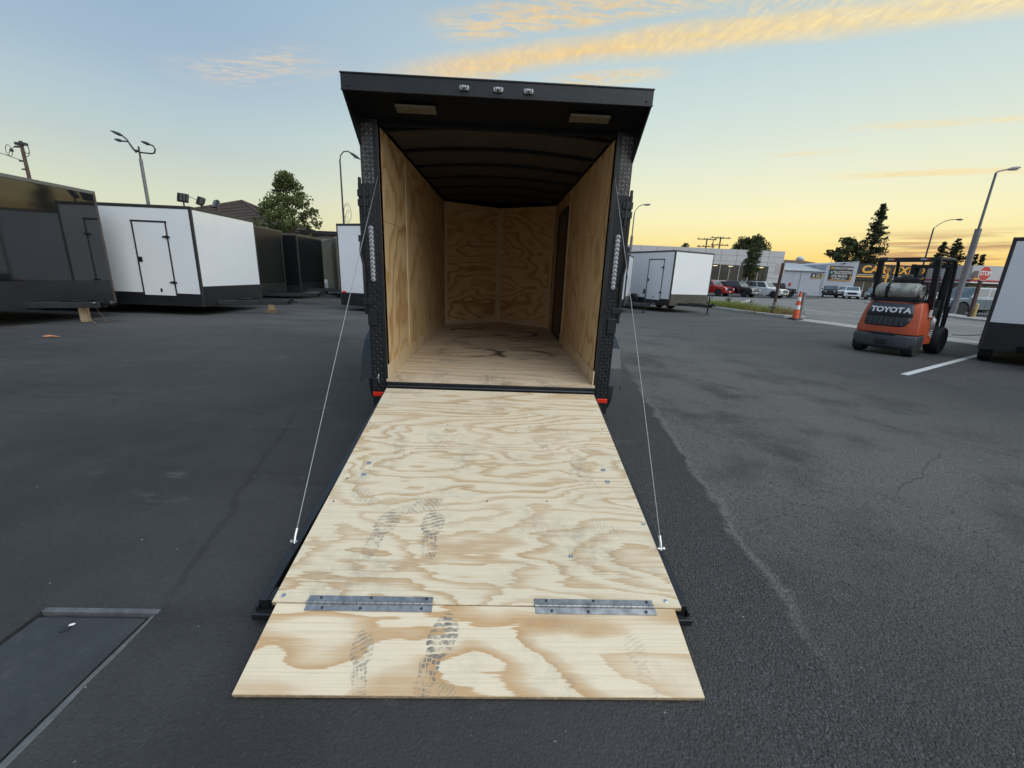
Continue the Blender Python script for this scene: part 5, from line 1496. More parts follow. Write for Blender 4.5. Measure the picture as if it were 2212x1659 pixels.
# ================================================================ cars
def car(name, label, cat, loc, heading, kind, paint, group=None, wheel_r=.38, rim=None, L=5.2, W=1.92, H=1.80, front='bars', rack=False, plate=True):
    t = thing(name, label, cat, (loc[0], loc[1], loc[2] if len(loc) > 2 else 0), heading, group)
    h = W / 2; F = L / 2; r = wheel_r
    xf, xr = F - .92, -F + 1.05
    arch = lambda xc: [(xc + (r + .09) * math.cos(a_), r * .95 + (r + .09) * math.sin(a_)) for a_ in np.linspace(0, PI, 9)]
    sill = .36 if kind != 'jeep' else .48
    bel = {'pickup': 1.16, 'suv': 1.14, 'jeep': 1.18, 'sedan': .90}[kind]
    hood = {'pickup': 1.13, 'suv': 1.12, 'jeep': 1.15, 'sedan': .84}[kind]
    cab0, cab1 = {'pickup': (-.95, 1.30), 'suv': (-F + .06, 1.18), 'jeep': (-F + .10, .72), 'sedan': (-1.5, .95)}[kind]
    clip = lambda pts: [(x, z) for x, z in pts if z > sill]
    low = [(-F + .03, sill + .1), (-F, .62), (-F + .02, bel - .02), (-F + .06, bel)]
    if kind == 'sedan':
        low = [(-F + .08, sill), (-F, .55), (-F + .05, .84), (-F + .12, .88)]
    top = [(cab1 + .05, bel), (cab1 + .35, hood + .02), (F - .35, hood - .04), (F - .08, hood - .14), (F, .78), (F - .02, .50), (F - .10, sill)]
    if kind == 'jeep':
        top = [(cab1 + .02, bel), (F - .30, hood), (F - .22, hood - .06), (F - .22, .55), (F - .22, sill)]
    bottom = clip(arch(xf)) + clip(arch(xr))
    poly = low + top + bottom
    b_ = M().prism(poly, -h, h, 'y').build('body', paint, t, bevel=.05, seg=2)
    if kind == 'pickup':
        M().box(-F + .10, -1.02, -h + .08, h - .08, bel - .01, bel + .012).build('bed_cover', MAT['dark_plastic'], t)
    # greenhouse with its windows
    rk, fk = {'pickup': (.12, .62), 'suv': (.25, .62), 'jeep': (.06, .22), 'sedan': (.75, .80)}[kind]
    B = [(cab0, -h + .04), (cab1, -h + .04), (cab1, h - .04), (cab0, h - .04)]
    tp = [(cab0 + rk, -h + .20), (cab1 - fk, -h + .20), (cab1 - fk, h - .20), (cab0 + rk, h - .20)]
    if kind == 'jeep':
        tp = [(cab0 + rk, -h + .10), (cab1 - fk, -h + .10), (cab1 - fk, h - .10), (cab0 + rk, h - .10)]
        B = [(cab0, -h + .06), (cab1, -h + .06), (cab1, h - .06), (cab0, h - .06)]
    zb_, zt = bel - .02, H - .03
    m_ = M(); vs = [(x, y, zb_) for x, y in B] + [(x, y, zt) for x, y in tp]
    m_.add(vs, [(0, 1, 5, 4), (1, 2, 6, 5), (2, 3, 7, 6), (3, 0, 4, 7), (4, 5, 6, 7), (3, 2, 1, 0)])
    cabin = m_.build('cabin', paint if kind != 'jeep' or paint is MAT.get('car_white') else MAT['dark_plastic'], t, bevel=.05, seg=2)

    def pane(i, j, u0, u1, w0, w1, nm, mt):
        a_, b2, c_, d_ = Vector(vs[i]), Vector(vs[j]), Vector(vs[j + 4]), Vector(vs[i + 4])
        q = lambda u, w_: (a_.lerp(b2, u)).lerp(d_.lerp(c_, u), w_)
        n_ = (b2 - a_).cross(d_ - a_).normalized()
        pts = [q(u0, w0) + n_ * .008, q(u1, w0) + n_ * .008, q(u1, w1) + n_ * .008, q(u0, w1) + n_ * .008]
        return M().slab(pts, n_, .012).build(nm, mt, cabin)
    G = MAT['glass']; GW = MAT['car_glass']
    pane(1, 2, .06, .94, .14, .93, 'windscreen', GW)
    pane(3, 0, .08, .92, .25, .90, 'rear_window', G)
    sp = {'pickup': ((.05, .47), (.51, .93)), 'suv': ((.06, .34), (.37, .64), (.67, .95)), 'jeep': ((.05, .36), (.40, .66), (.70, .97)), 'sedan': ((.10, .48), (.52, .90))}[kind]
    for u0, u1 in sp:
        pane(0, 1, u0, u1, .16, .88, 'side_window', G); pane(2, 3, 1 - u1, 1 - u0, .16, .88, 'side_window', G)
    # wheels in dark arches
    wm = wheel_mesh(r, .26, rim or MAT['alloy'])
    for xw in (xf, xr):
        for s_ in (-1, 1):
            add_wheel(t, wm, (xw, s_ * (h - .13), r))
        M().box(xw - r - .06, xw + r + .06, -h + .27, h - .27, .32, .80).build('wheel_well', MAT['dark_plastic'], t)
    # face
    xfn = F if kind != 'jeep' else F - .22
    if front == 'jeep':
        g_ = M()
        for k in range(7):
            g_.box(xfn - .004, xfn + .012, -.36 + .12 * k - .035, -.36 + .12 * k + .035, .78, 1.06)
        g_.build('grille', MAT['dark_plastic'], t)
        for s_ in (-1, 1):
            M().lathe([(.105, 0), (.105, .02), (.07, .04), (.01, .045)], (xfn - .005, s_ * .56, .95), 'x', 14).build('headlight', MAT['headlamp'], t, smooth=40)
            fm = M(); fm.box(xf - .62, xf + .55, s_ * (h - .02) - .14, s_ * (h - .02) + .14, .90, .98); fm.box(xf - .70, xf - .60, s_ * (h - .02) - .14, s_ * (h - .02) + .14, .60, .98); fm.build('fender', MAT['dark_plastic'], t, bevel=.03)
        M().box(xfn - .02, xfn + .22, -.80, .80, .52, .68).build('bumper', MAT['dark_plastic'], t, bevel=.03)
    else:
        zc = hood - .34 if kind != 'sedan' else .62
        gm = M(); gm.box(F - .06, F + .015, -.55, .55, zc - .17, zc + .17)
        gr_ = gm.build('grille', MAT['dark_plastic'], t, bevel=.04)
        if front in ('chrome', 'bars'):
            mt = MAT['chrome'] if front == 'chrome' else MAT['dark_plastic']
            for k in range(3):
                M().box(F + .016, F + .032, -.52, .52, zc - .125 + .10 * k, zc - .125 + .10 * k + .045).build('grille_bar', mt, gr_, bevel=.008)
            fr_ = M()
            for a_, b2 in (((-.58, zc - .18), (.58, zc - .18)), ((.58, zc - .18), (.60, zc + .18)), ((.60, zc + .18), (-.60, zc + .18)), ((-.60, zc + .18), (-.58, zc - .18))):
                fr_.bar((F + .012, a_[0], a_[1]), (F + .012, b2[0], b2[1]), .035, .035, (1, 0, 0))
            fr_.build('grille_surround', MAT['chrome'] if front == 'chrome' else paint, gr_)
        for s_ in (-1, 1):
            M().cbox((F - .05, s_ * (h - .22), zc + .05), (.14, .34, .20)).build('headlight', MAT['headlamp'], t, bevel=.04)
            M().cbox((F - .03, s_ * (h - .32), .50), (.06, .20, .10)).build('fog_lamp', MAT['headlamp'], t, bevel=.02)
        M().box(F - .10, F + .05, -h + .05, h - .05, .44, .62).build('bumper', MAT['chrome'] if front == 'chrome' else (MAT['dark_plastic'] if kind == 'sedan' else paint), t, bevel=.05)
        M().box(F - .12, F + .01, -h + .20, h - .20, .32, .43).build('skid_plate', MAT['dark_plastic'], t, bevel=.02)
        if plate:
            M().box(F + .052, F + .06, -.16, .16, .48, .58).build('number_plate', MAT['letter_white'], t)
    for s_ in (-1, 1):
        M().cbox((cab1 - .22, s_ * (h + .10), bel + .10), (.10, .20, .16)).build('mirror', MAT['dark_plastic'] if kind == 'jeep' else paint, t, bevel=.03)
        M().box(-F - .01, -F + .05, s_ * (h - .16) - .08, s_ * (h - .16) + .08, .80, 1.10 if kind != 'sedan' else .86).build('tail_light', MAT['red_lens'], t, bevel=.02)
        for k, xs in enumerate((cab1 - .18, (cab0 + cab1) / 2 + .1)):
            M().box(xs - 1.0 if k == 0 else xs - .9, xs - .99 + .012 if k == 0 else xs - .888, s_ * h - .003, s_ * h + .003, .5, bel - .05).build('door_seam', MAT['dark_plastic'], t)
        M().cbox(((cab0 + cab1) / 2 + .25, s_ * (h + .012), bel - .14), (.18, .02, .03)).build('door_handle', MAT['chrome'] if front == 'chrome' else paint, t)
    if rack:
        rm_ = M()
        for s_ in (-1, 1):
            rm_.tube([(cab0 + rk + .2, s_ * (h - .24), H + .02), (cab1 - fk - .3, s_ * (h - .24), H + .02)], .025, 6)
        rm_.bar((cab0 + .8, -h + .24, H + .02), (cab0 + .8, h - .24, H + .02), .05, .03); rm_.bar((cab1 - 1.3, -h + .24, H + .02), (cab1 - 1.3, h - .24, H + .02), .05, .03)
        rm_.build('roof_rack', MAT['dark_plastic'], t)
    return t


MAT['car_glass'] = simple('windscreen glass', (.10, .13, .14), .04, var=.4, vs=1.5, spec=1.0)
cp_ = lambda n, c, metal=.0: simple(n, c, .22, metal=metal, var=.04, coat=.8)
MAT['car_red'] = cp_('red car paint', (.42, .018, .014)); MAT['car_black'] = cp_('black car paint', (.012, .012, .014)); MAT['car_white'] = cp_('white car paint', (.74, .75, .76))
MAT['car_silver'] = cp_('silver car paint', (.42, .43, .44), .3); MAT['car_grey'] = cp_('grey blue car paint', (.17, .21, .24), .3); MAT['car_olive'] = cp_('dark olive car paint', (.035, .038, .034)); MAT['car_dark'] = cp_('dark brown car paint', (.03, .026, .024))
GR = 'cars lined up in front of the white dealership'
hd = R(-58); hv = Vector((math.cos(hd), math.sin(hd)))
def ctr(fx, fy, L=5.2, v=None):
    v = v or hv
    return (fx - v.x * L / 2, fy - v.y * L / 2)


car('pickup_truck', 'silver pickup truck with chrome bars peeking from behind the white trailer', 'pickup truck', ctr(23.4, 44.6), hd, 'pickup', MAT['car_silver'], GR, H=1.85, front='chrome')
car('pickup_truck', 'bright red pickup truck between the silver and the black pickup', 'pickup truck', ctr(26.7, 45.0), hd, 'pickup', MAT['car_red'], GR, H=1.80, rim=MAT['dark_plastic'])
car('pickup_truck', 'black pickup truck with a big chrome grille, parked beside the red one', 'pickup truck', ctr(29.6, 44.6), hd, 'pickup', MAT['car_black'], GR, H=1.86, front='chrome')
car('large_suv', 'white SUV with a roof rack parked beside the black pickup with chrome grille', 'SUV', ctr(33.6, 45.6), hd, 'suv', MAT['car_white'], GR, H=1.93, front='chrome', rack=True, rim=MAT['dark_plastic'], L=5.4)
car('off_roader', 'dark brown boxy off-roader at the right end of the dealership row', 'off-roader', (38.2, 53.4), R(-38), 'jeep', MAT['car_dark'], GR, H=1.85, front='jeep', L=4.3, W=1.88, wheel_r=.42)
GR2 = 'cars lined up in front of the repair shop'
h2 = R(-128); v2 = Vector((math.cos(h2), math.sin(h2)))
car('off_roader', 'dark olive boxy off-roader parked under the large repair sign', 'off-roader', ctr(51.0, 60.6, 4.3, v2), h2, 'jeep', MAT['car_olive'], GR2, H=1.84, front='jeep', L=4.3, W=1.88, wheel_r=.42, rim=MAT['alloy'])
car('off_roader', 'white boxy off-roader between the olive off-roader and white pickup', 'off-roader', ctr(53.0, 60.2, 4.3, v2), h2, 'jeep', MAT['car_white'], GR2, H=1.84, front='jeep', L=4.3, W=1.88, wheel_r=.42)
car('pickup_truck', 'white pickup truck with a dark grille, nearest car before the repair shop', 'pickup truck', ctr(51.2, 56.6, 5.3, v2), h2, 'pickup', MAT['car_white'], GR2, H=1.80, rim=MAT['dark_plastic'], L=5.3)
car('large_suv', 'dark brown SUV tucked beside the white pickup behind the forklift', 'SUV', ctr(53.6, 55.4, 4.8, v2), h2, 'suv', MAT['car_dark'], GR2, H=1.72, L=4.8)
GR3 = 'cars parked near the stop sign'
car('large_suv', 'grey-blue SUV side-on behind the stop sign post and yellow bollard', 'SUV', (32.85, 24.95), R(180), 'suv', MAT['car_grey'], GR3, H=1.90, L=4.9, wheel_r=.41)
car('sedan_car', 'white sedan behind the tall grey lamp pole', 'car', (38.4, 30.6), R(172), 'sedan', MAT['car_white'], GR3, H=1.48, L=4.6, wheel_r=.33)
car('sedan_car', 'silver sedan seen through the open cab of the forklift', 'car', (42.6, 36.2), R(168), 'sedan', MAT['car_silver'], GR3, H=1.50, L=4.6, wheel_r=.33)


# ================================================================ poles and signs
MAT['pole'] = simple('galvanised pole', (.20, .19, .195), .5, metal=.35, var=.2, vs=3)
MAT['pole_dark'] = simple('dark pole', (.05, .045, .05), .55, var=.2)
MAT['wood_pole'] = simple('weathered wood pole', (.10, .07, .05), .85, var=.3, vs=6)
MAT['rust_post'] = simple('dark red-brown post', (.075, .032, .026), .75, var=.3, vs=6)


def lamp(label, base, H, arm, arm_h, mt, r=.09, base_r=None, base_h=0, group=None, rz=0.0, head='cobra', arm_pts=None):
    t = thing('street_lamp', label, 'street lamp', (base[0], base[1], 0), rz, group)
    M().tube([(0, 0, 0), (0, 0, H)], [r, r * .62], 12).build('pole', mt, t, smooth=40)
    if base_h:
        M().tube([(0, 0, .0), (0, 0, base_h)], base_r, 14).build('pole_base', mt, t, smooth=40)
    pts = arm_pts or [(0, 0, H - .05), (arm * .2, 0, H + arm_h * .42), (arm * .45, 0, H + arm_h * .78), (arm * .72, 0, H + arm_h * .96), (arm, 0, H + arm_h)]
    M().tube(pts, .04, 8).build('arm', mt, t, smooth=50)
    e = Vector(pts[-1]); d = (e - Vector(pts[-2])).normalized()
    m_ = M(); p0 = e - d * .1
    m_.tube([p0, e + d * .15, e + d * .45, e + d * .72], [.05, .10, .10, .03], 10)
    hd_ = m_.build('lamp_head', mt, t, smooth=50)
    M().cbox(e + d * .38 - Vector((0, 0, .095)), (.34, .14, .03)).build('lens', MAT['lens'], hd_)
    return t


LG = 'street lamps along the road'
lamp('dark curved street lamp carrying a wire wreath, behind the white trailers', (-12.05, 30), 9.1, 0, 0, MAT['pole_dark'], .085, group=LG,
     arm_pts=[(0, 0, 8.9), (.06, 0, 9.35), (.3, 0, 9.62), (.62, 0, 9.66), (.86, 0, 9.52)])
WR = thing('wreath_ornament', 'oval wire wreath ornament hanging on the dark curved street lamp', 'ornament', (-12.0, 29.95, 0))
m = M(); cxr, czr = .30, 5.45
ov = [(cxr + .27 * math.sin(a_), 0, czr + .68 * math.cos(a_)) for a_ in np.linspace(0, 2 * PI, 25)]
m.tube(ov, .016, 5, False); m.tube([(.05, 0, 4.75), (.12, 0, 5.2), (.26, 0, 5.6), (.42, 0, 5.7), (.42, 0, 5.48), (.30, 0, 5.42)], .014, 5); m.tube([(.14, 0, 5.25), (.34, 0, 5.05), (.30, 0, 4.85)], .012, 5)
m.tube([(.10, 0, 5.9), (.26, 0, 6.02), (.40, 0, 5.85)], .012, 5); m.build('wire_scroll', MAT['pole_dark'], WR, smooth=60)
M().tube([(-.05, .03, 5.6), (.05, .0, 5.6)], .015, 6).build('clamp', MAT['pole_dark'], WR)
lamp('small curved street lamp far behind the floodlights of the white trailer', (-42.0, 60), 8.7, -2.9, 1.6, MAT['pole_dark'], .11, group=LG)
lamp('street lamp with a curved arm just right of the open trailer', (14.5, 45), 8.6, 1.05, .9, MAT['pole'], .10, .15, 6.2, group=LG,
     arm_pts=[(0, 0, 8.55), (.10, 0, 8.9), (.40, 0, 9.3), (.75, 0, 9.48), (1.0, 0, 9.5)])
lamp('street lamp with a long curved arm over the forklift cab', (48.9, 45), 8.5, 2.4, 1.0, MAT['pole_dark'], .11, group=LG)
lamp('tall grey lamp pole with a thick lower sleeve beside the stop sign', (30.64, 23.9), 8.8, .8, .22, MAT['pole'], .10, .17, 5.5, group=LG,
     arm_pts=[(0, 0, 8.75), (.05, 0, 8.85), (.4, 0, 8.95), (.75, 0, 9.02)])
lamp('short lamp arm above the dealership roof beside the utility poles', (38.5, 75), 9.2, 1.2, .25, MAT['pole_dark'], .12, group=LG)
# area light with three heads
AL = thing('area_light', 'tall yard light pole with three drooping lamp heads', 'yard light', (-27.9, 32, 0))
M().tube([(0, 0, 0), (0, 0, 8.9)], [.13, .11], 12).build('pole', MAT['pole'], AL, smooth=40)
M().tube([(0, 0, 8.9), (0, 0, 9.75)], .06, 8).build('pole_tip', MAT['pole_dark'], AL)
for pts in ([(0, 0, 9.35), (.9, 0, 9.30), (1.12, 0, 9.36), (1.22, 0, 9.62), (1.10, 0, 9.85), (.85, 0, 9.93), (.25, 0, 10.12)],
            [(0, 0, 9.45), (-.42, 0, 9.52), (-.60, 0, 9.85), (-.72, 0, 10.05), (-1.2, 0, 10.08), (-1.7, 0, 10.17)],
            [(0, .02, 9.45), (-.5, .3, 9.42), (-.9, .4, 9.95), (-1.10, .4, 10.30), (-1.4, .4, 10.55), (-2.2, .4, 10.85)]):
    a_ = M().tube(pts[:-1], .055, 8).build('arm', MAT['pole_dark'], AL, smooth=50)
    p1, p2 = Vector(pts[-2]), Vector(pts[-1])
    M().tube([p1, p1.lerp(p2, .25), p1.lerp(p2, .6), p2], [.07, .12, .10, .03], 10).build('lamp_head', MAT['pole_dark'], a_, smooth=50)
# utility poles
UP = thing('utility_pole', 'wooden utility pole with looping wires above the huge black trailer', 'utility pole', (-44.8, 40, 0))
M().tube([(0, 0, 0), (0, 0, 11.6)], [.18, .13], 10).build('pole', MAT['wood_pole'], UP, smooth=40)
m = M(); m.cbox((0, 0, 11.35), (.9, .35, .22)); m.cbox((-.35, 0, 11.1), (.6, .12, .14)); m.cbox((-.35, 0, 9.9), (.35, .12, .12)); m.cbox((-.3, 0, 9.2), (.3, .12, .12)); m.cbox((-.9, -.1, 10.75), (.25, .12, .22))
m.build('insulator_bracket', MAT['pole_dark'], UP)
m = M()
for (cx_, cz_, rr) in ((-1.25, 10.75, .48), (.35, 10.95, .4), (.25, 10.85, .55)):
    m.tube([(cx_ + rr * .6 * math.sin(a_), 0, cz_ + rr * math.cos(a_)) for a_ in np.linspace(0, 2 * PI, 17)], .025, 5, False)
m.tube([(-.3, 0, 9.95), (-1.6, 0, 10.35), (-4, 0, 11.1), (-7, 0, 11.5), (-14, 0, 12.8)], .03, 5); m.tube([(-.5, 0, 11.1), (-1.1, 0, 10.9), (-1.4, 0, 10.3)], .025, 5)
m.build('wire', MAT['pole_dark'], UP)
UG = 'utility poles beyond the dealership'
for (x, H, lab, tr) in ((57.5, 13.4, 'utility pole with three transformer cans above the dealership roof', True), (53.9, 12.9, 'utility pole with two crossarms beside the lamp above the dealership roof', False)):
    t = thing('utility_pole', lab, 'utility pole', (x, 110, 0), 0, UG)
    M().tube([(0, 0, 0), (0, 0, H)], [.25, .18], 8).build('pole', MAT['wood_pole'], t)
    for zz, wd in ((H - .4, 5.2), (H - 2.2, 4.8)):
        ca = M().box(-wd / 2, wd / 2, -.1, .1, zz, zz + .22).build('crossarm', MAT['wood_pole'], t)
        for k in range(4):
            M().cbox((-wd / 2 + .4 + k * (wd - .8) / 3, 0, zz + .35), (.14, .14, .3)).build('insulator', MAT['pole_dark'], ca)
    if tr:
        for xx in (-1.5, .9, 1.7):
            M().tube([(xx, -.3, H - 5.1), (xx, -.3, H - 4.0)], .34, 10).build('transformer', MAT['pole'], t)
    else:
        m = M(); m.bar((-2, 0, H - 2.2), (0, 0, H - 3.6), .08, .08); m.bar((2, 0, H - 2.2), (0, 0, H - 3.6), .08, .08); m.build('brace', MAT['wood_pole'], t)
# stop sign
SS = thing('stop_sign', 'red octagonal stop sign on a brown post at the street corner', 'stop sign', (27.95, 20.45, 0), R(4))
M().box(-.075, .075, .0, .13, 0, 2.95).build('post', MAT['rust_post'], SS, bevel=.01)
oc = lambda r_: [(r_ * math.cos(PI / 8 + k * PI / 4), 2.60 + r_ * math.sin(PI / 8 + k * PI / 4)) for k in range(8)]
pl = M().prism(oc(.43), -.030, -.012, 'y').build('border', MAT['letter_white'], SS)
M().prism(oc(.405), -.036, -.0305, 'y').build('face', simple('stop red', (.50, .045, .040), .4, var=.12), pl)
lettering('STOP', .34, MAT['letter_white'], pl, T(0, -.042, 2.60), depth=.008, bold=.008, sx=.88)
YB = thing('bollard', 'yellow steel bollard beside the stop sign post', 'bollard', (28.5, 20.75, 0))
M().tube([(0, 0, 0), (0, 0, .82)], .07, 12).build('pipe', simple('faded yellow paint', (.55, .40, .14), .6, var=.2, dirt=.4), YB, smooth=40); M().ball((0, 0, .82), .07, 12, 6).build('cap', simple('faded yellow cap', (.55, .42, .2), .6), YB, smooth=50)
BP = thing('sign_post', 'leaning dark red-brown post with a small square sign seen edge-on, in the weeds', 'sign post', (14.95, 18.9, 0))
M().tube([(0, 0, .02), (.04, 0, 2.62)], .075, 8).build('post', MAT['rust_post'], BP)
sn = M().box(-.34, -.05, -.02, .0, 2.02, 2.60).build('sign_plate', simple('back of sign', (.42, .38, .37), .6, var=.1), BP, bevel=.01)
M().box(.10, .16, -.05, .02, 2.05, 2.55).build('sign_plate', simple('pale sign edge', (.55, .52, .42), .6), BP)
# delineator and its neighbours
DC = thing('traffic_cone', 'tall orange and white banded traffic cone on a black base', 'traffic cone', (13.25, 14.72, .012))
M().box(-.21, .21, -.21, .21, 0, .055).build('base', MAT['rubber'], DC, bevel=.015)
zs = [.055, .45, .62, .82, .98, 1.18]
rr_ = lambda z: .135 - .085 * (z - .055) / 1.125
og_ = simple('cone orange', (.72, .11, .035), .5, var=.12, dirt=.25); wt_ = simple('cone white band', (.72, .72, .70), .45, var=.06, dirt=.2)
for k in range(5):
    M().lathe([(rr_(zs[k]) + (.003 if k % 2 else 0), zs[k]), (rr_(zs[k + 1]) + (.003 if k % 2 else 0), zs[k + 1])], (0, 0, 0), 'z', 18).build('orange_band' if k % 2 == 0 else 'white_band', og_ if k % 2 == 0 else wt_, DC, smooth=40)
M().cbox((0, 0, 1.20), (.03, .10, .05)).build('grip', MAT['rubber'], DC, bevel=.01)
GB = thing('bollard', 'plain grey steel pipe bollard directly behind the banded traffic cone', 'bollard', (13.62, 14.98, 0))
M().tube([(0, 0, 0), (0, 0, 1.18)], .075, 14).build('pipe', simple('grey pipe', (.20, .19, .185), .6, metal=.2, var=.2, dirt=.3), GB, smooth=40); M().lathe([(.085, 0), (.085, .03), (.04, .07)], (0, 0, 1.15), 'z', 14).build('cap', MAT['pole'], GB, smooth=40)
MAT['riser'] = simple('grey green pipe', (.13, .13, .10), .7, var=.3, dirt=.3)
for (x, y, H, lab) in ((13.5, 20.9, .80, 'taller olive valve standpipe in the grass, farther along the kerb'), (13.62, 16.9, .58, 'squat grey valve standpipe in the weeds near the cone')):
    t = thing('standpipe', lab, 'standpipe', (x, y, .05), 0, 'valve standpipes in the grass strip')
    M().tube([(0, 0, 0), (0, 0, H * .55)], .065, 10).build('pipe', MAT['riser'], t, smooth=40)
    m = M(); m.ball((0, 0, H * .66), .12, 10, 6, (1, 1, .9)); m.tube([(-.17, 0, H * .60), (.15, 0, H * .72)], .06, 8); m.build('valve_body', MAT['riser'], t, smooth=50)
    m = M(); m.tube([(0, 0, H * .75), (0, 0, H * .95)], .04, 8); m.cbox((0, 0, H * .97), (.14, .10, .07)); m.build('valve_cap', MAT['riser'], t, smooth=40)
SP = thing('marker_post', 'short plain grey square post standing in the grass strip', 'marker post', (13.75, 19.0, .05))
M().box(-.075, .075, -.06, .06, 0, .62).build('post', simple('grey post', (.22, .215, .21), .75, var=.2), SP, bevel=.01)
o = M().cbox((0, 0, 0), (.75, .18, .035)).build('board', simple('pale plank', (.55, .50, .42), .8, var=.15)); o.location = (14.0, 20.0, .50); o.rotation_euler = (.1, -.28, .25); tag(o, 'pale loose board lying tilted in the tall grass', 'board')

# ================================================================ plants
def leaf_mat(name, a, b_):
    m_, nt, b, tc = mat_new(name)
    gi = nt.new('ShaderNodeNewGeometry')
    c = nt.ramp(gi.outputs['Random Per Island'], [(0, a), (1, b_)])
    nt.l.new(c, b.inputs['Base Color']); b.inputs['Roughness'].default_value = .6
    b.inputs['Specular IOR Level'].default_value = .3
    tr_ = nt.new('ShaderNodeBsdfTranslucent'); nt.l.new(c, tr_.inputs[0])
    mx = nt.new('ShaderNodeMixShader'); mx.inputs[0].default_value = .42
    nt.l.new(b.outputs[0], mx.inputs[1]); nt.l.new(tr_.outputs[0], mx.inputs[2])
    nt.l.new(mx.outputs[0], nt.n['Material Output'].inputs[0])
    return m_


MAT['leaf_a'] = leaf_mat('street tree leaf', (.07, .095, .03), (.20, .22, .08)); MAT['leaf_b'] = leaf_mat('dark tree leaf', (.042, .056, .024), (.12, .125, .05)); MAT['needle'] = leaf_mat('conifer needle', (.030, .038, .020), (.085, .085, .040))
MAT['grass_a'] = leaf_mat('tall grass blade', (.14, .19, .035), (.34, .38, .10)); MAT['grass_dry'] = leaf_mat('dry grass blade', (.20, .15, .06), (.36, .29, .12))
MAT['bark'] = simple('bark', (.075, .055, .042), .9, var=.4, vs=8, bump=.3)


def leaves(centers, size, jit=.6, aspect=.6):
    n = len(centers); c = np.asarray(centers)
    a = RNG.normal(size=(n, 3)); a /= np.linalg.norm(a, axis=1)[:, None]
    b_ = np.cross(a, RNG.normal(size=(n, 3))); b_ /= np.linalg.norm(b_, axis=1)[:, None]
    s_ = size * (1 + RNG.uniform(-jit, jit, (n, 1)))
    v = np.stack([c - a * s_ * .5, c + b_ * s_ * aspect * .5, c + a * s_ * .5, c - b_ * s_ * aspect * .5], 1).reshape(-1, 3)
    return v, np.arange(n * 4).reshape(-1, 4)


def np_obj(name, v, f, mt, parent=None):
    me_ = bpy.data.meshes.new(name); me_.from_pydata(v.tolist(), [], f.tolist()); me_.materials.append(mt)
    o_ = bpy.data.objects.new(name, me_); COL.objects.link(o_)
    if parent is not None:
        o_.parent = parent
    return o_


def leafy_tree(label, loc, H, trunk_h, env, n, size, mt, r=.14, group=None, name='street_tree', clumps=60, cr=.5):
    """env: list of (height fraction, radius); clumps of leaves on limb ends inside this outline"""
    t = thing(name, label, 'tree', (loc[0], loc[1], 0), 0, group)
    hs = [e[0] for e in env]; rs = [e[1] for e in env]
    trunk = M(); trunk.tube([(0, 0, 0), (.03, .02, trunk_h * .6), (0, 0, trunk_h), (-.05, .03, H * .7)], [r, r * .85, r * .7, r * .2], 9)
    pts = []
    per = n // clumps
    for k in range(clumps):
        hf = random.uniform(min(hs), max(hs)); rad = float(np.interp(hf, hs, rs))
        a_ = random.uniform(0, 2 * PI); q = rad * math.sqrt(random.uniform(.12, 1.0))
        c = np.array([q * math.cos(a_), q * math.sin(a_), hf * H])
        if k % 3 == 0:
            z0 = max(trunk_h * .8, c[2] - .35 * H * .5 - q * .4)
            trunk.tube([(0, 0, min(z0, H * .68)), tuple(c * np.array([.55, .55, 1]) - np.array([0, 0, .12 * H * .4])), tuple(c)], [r * .28, r * .16, r * .05], 5)
        s_ = cr * random.uniform(.6, 1.25)
        d = RNG.normal(size=(per, 3)); d /= np.linalg.norm(d, axis=1)[:, None]
        pts.append(c + d * (RNG.random((per, 1)) ** .45) * s_ * np.array([1, 1, .8]))
    v, f = leaves(np.concatenate(pts), size)
    trunk.build('trunk', MAT['bark'], t, smooth=50)
    np_obj('crown', v, f, mt, t)
    return t


def conifer(label, loc, H, rb, mt, n_whorl=26, dens=34, lean=0.0, group=None, name='conifer_tree', z0=.12, gap=.25, droop=.18, size=.5):
    t = thing(name, label, 'tree', (loc[0], loc[1], 0), 0, group)
    tr_ = M(); tr_.tube([(0, 0, 0), (lean * .5, 0, H * .5), (lean, 0, H)], [H * .018, H * .012, .02], 8)
    pts = []
    for k in range(n_whorl):
        fz = z0 + (1 - z0) * (k + random.uniform(-.3, .3)) / n_whorl
        fz = min(max(fz, z0), .985)
        for b_ in range(random.randint(4, 6)):
            if random.random() < gap:
                continue
            L_ = rb * (1 - fz) ** .8 * random.uniform(.50, 1.18) + .22
            a_ = random.uniform(0, 2 * PI)
            base = np.array([lean * fz, 0, fz * H]); d = np.array([math.cos(a_), math.sin(a_), -droop + .25 * fz])
            tip = base + d * L_; mid = base + d * L_ * .55 + np.array([0, 0, -.05 * L_])
            tr_.tube([tuple(base), tuple(mid), tuple(tip + np.array([0, 0, .12 * L_]))], [.05 + .03 * (1 - fz), .035, .01], 4, False)
            m_ = int(dens * (L_ / rb + .25))
            u = RNG.random(m_) ** .75
            p = base + np.outer(u, (tip - base)) + RNG.normal(size=(m_, 3)) * np.array([.17, .17, .15]) * (L_ * .55 + .3) * (1.1 - .6 * u)[:, None]
            p[:, 2] += .12 * L_ * u ** 2
            pts.append(p)
    v, f = leaves(np.concatenate(pts), size, aspect=.4)
    tr_.build('trunk', MAT['bark'], t)
    np_obj('crown', v, f, mt, t)
    return t


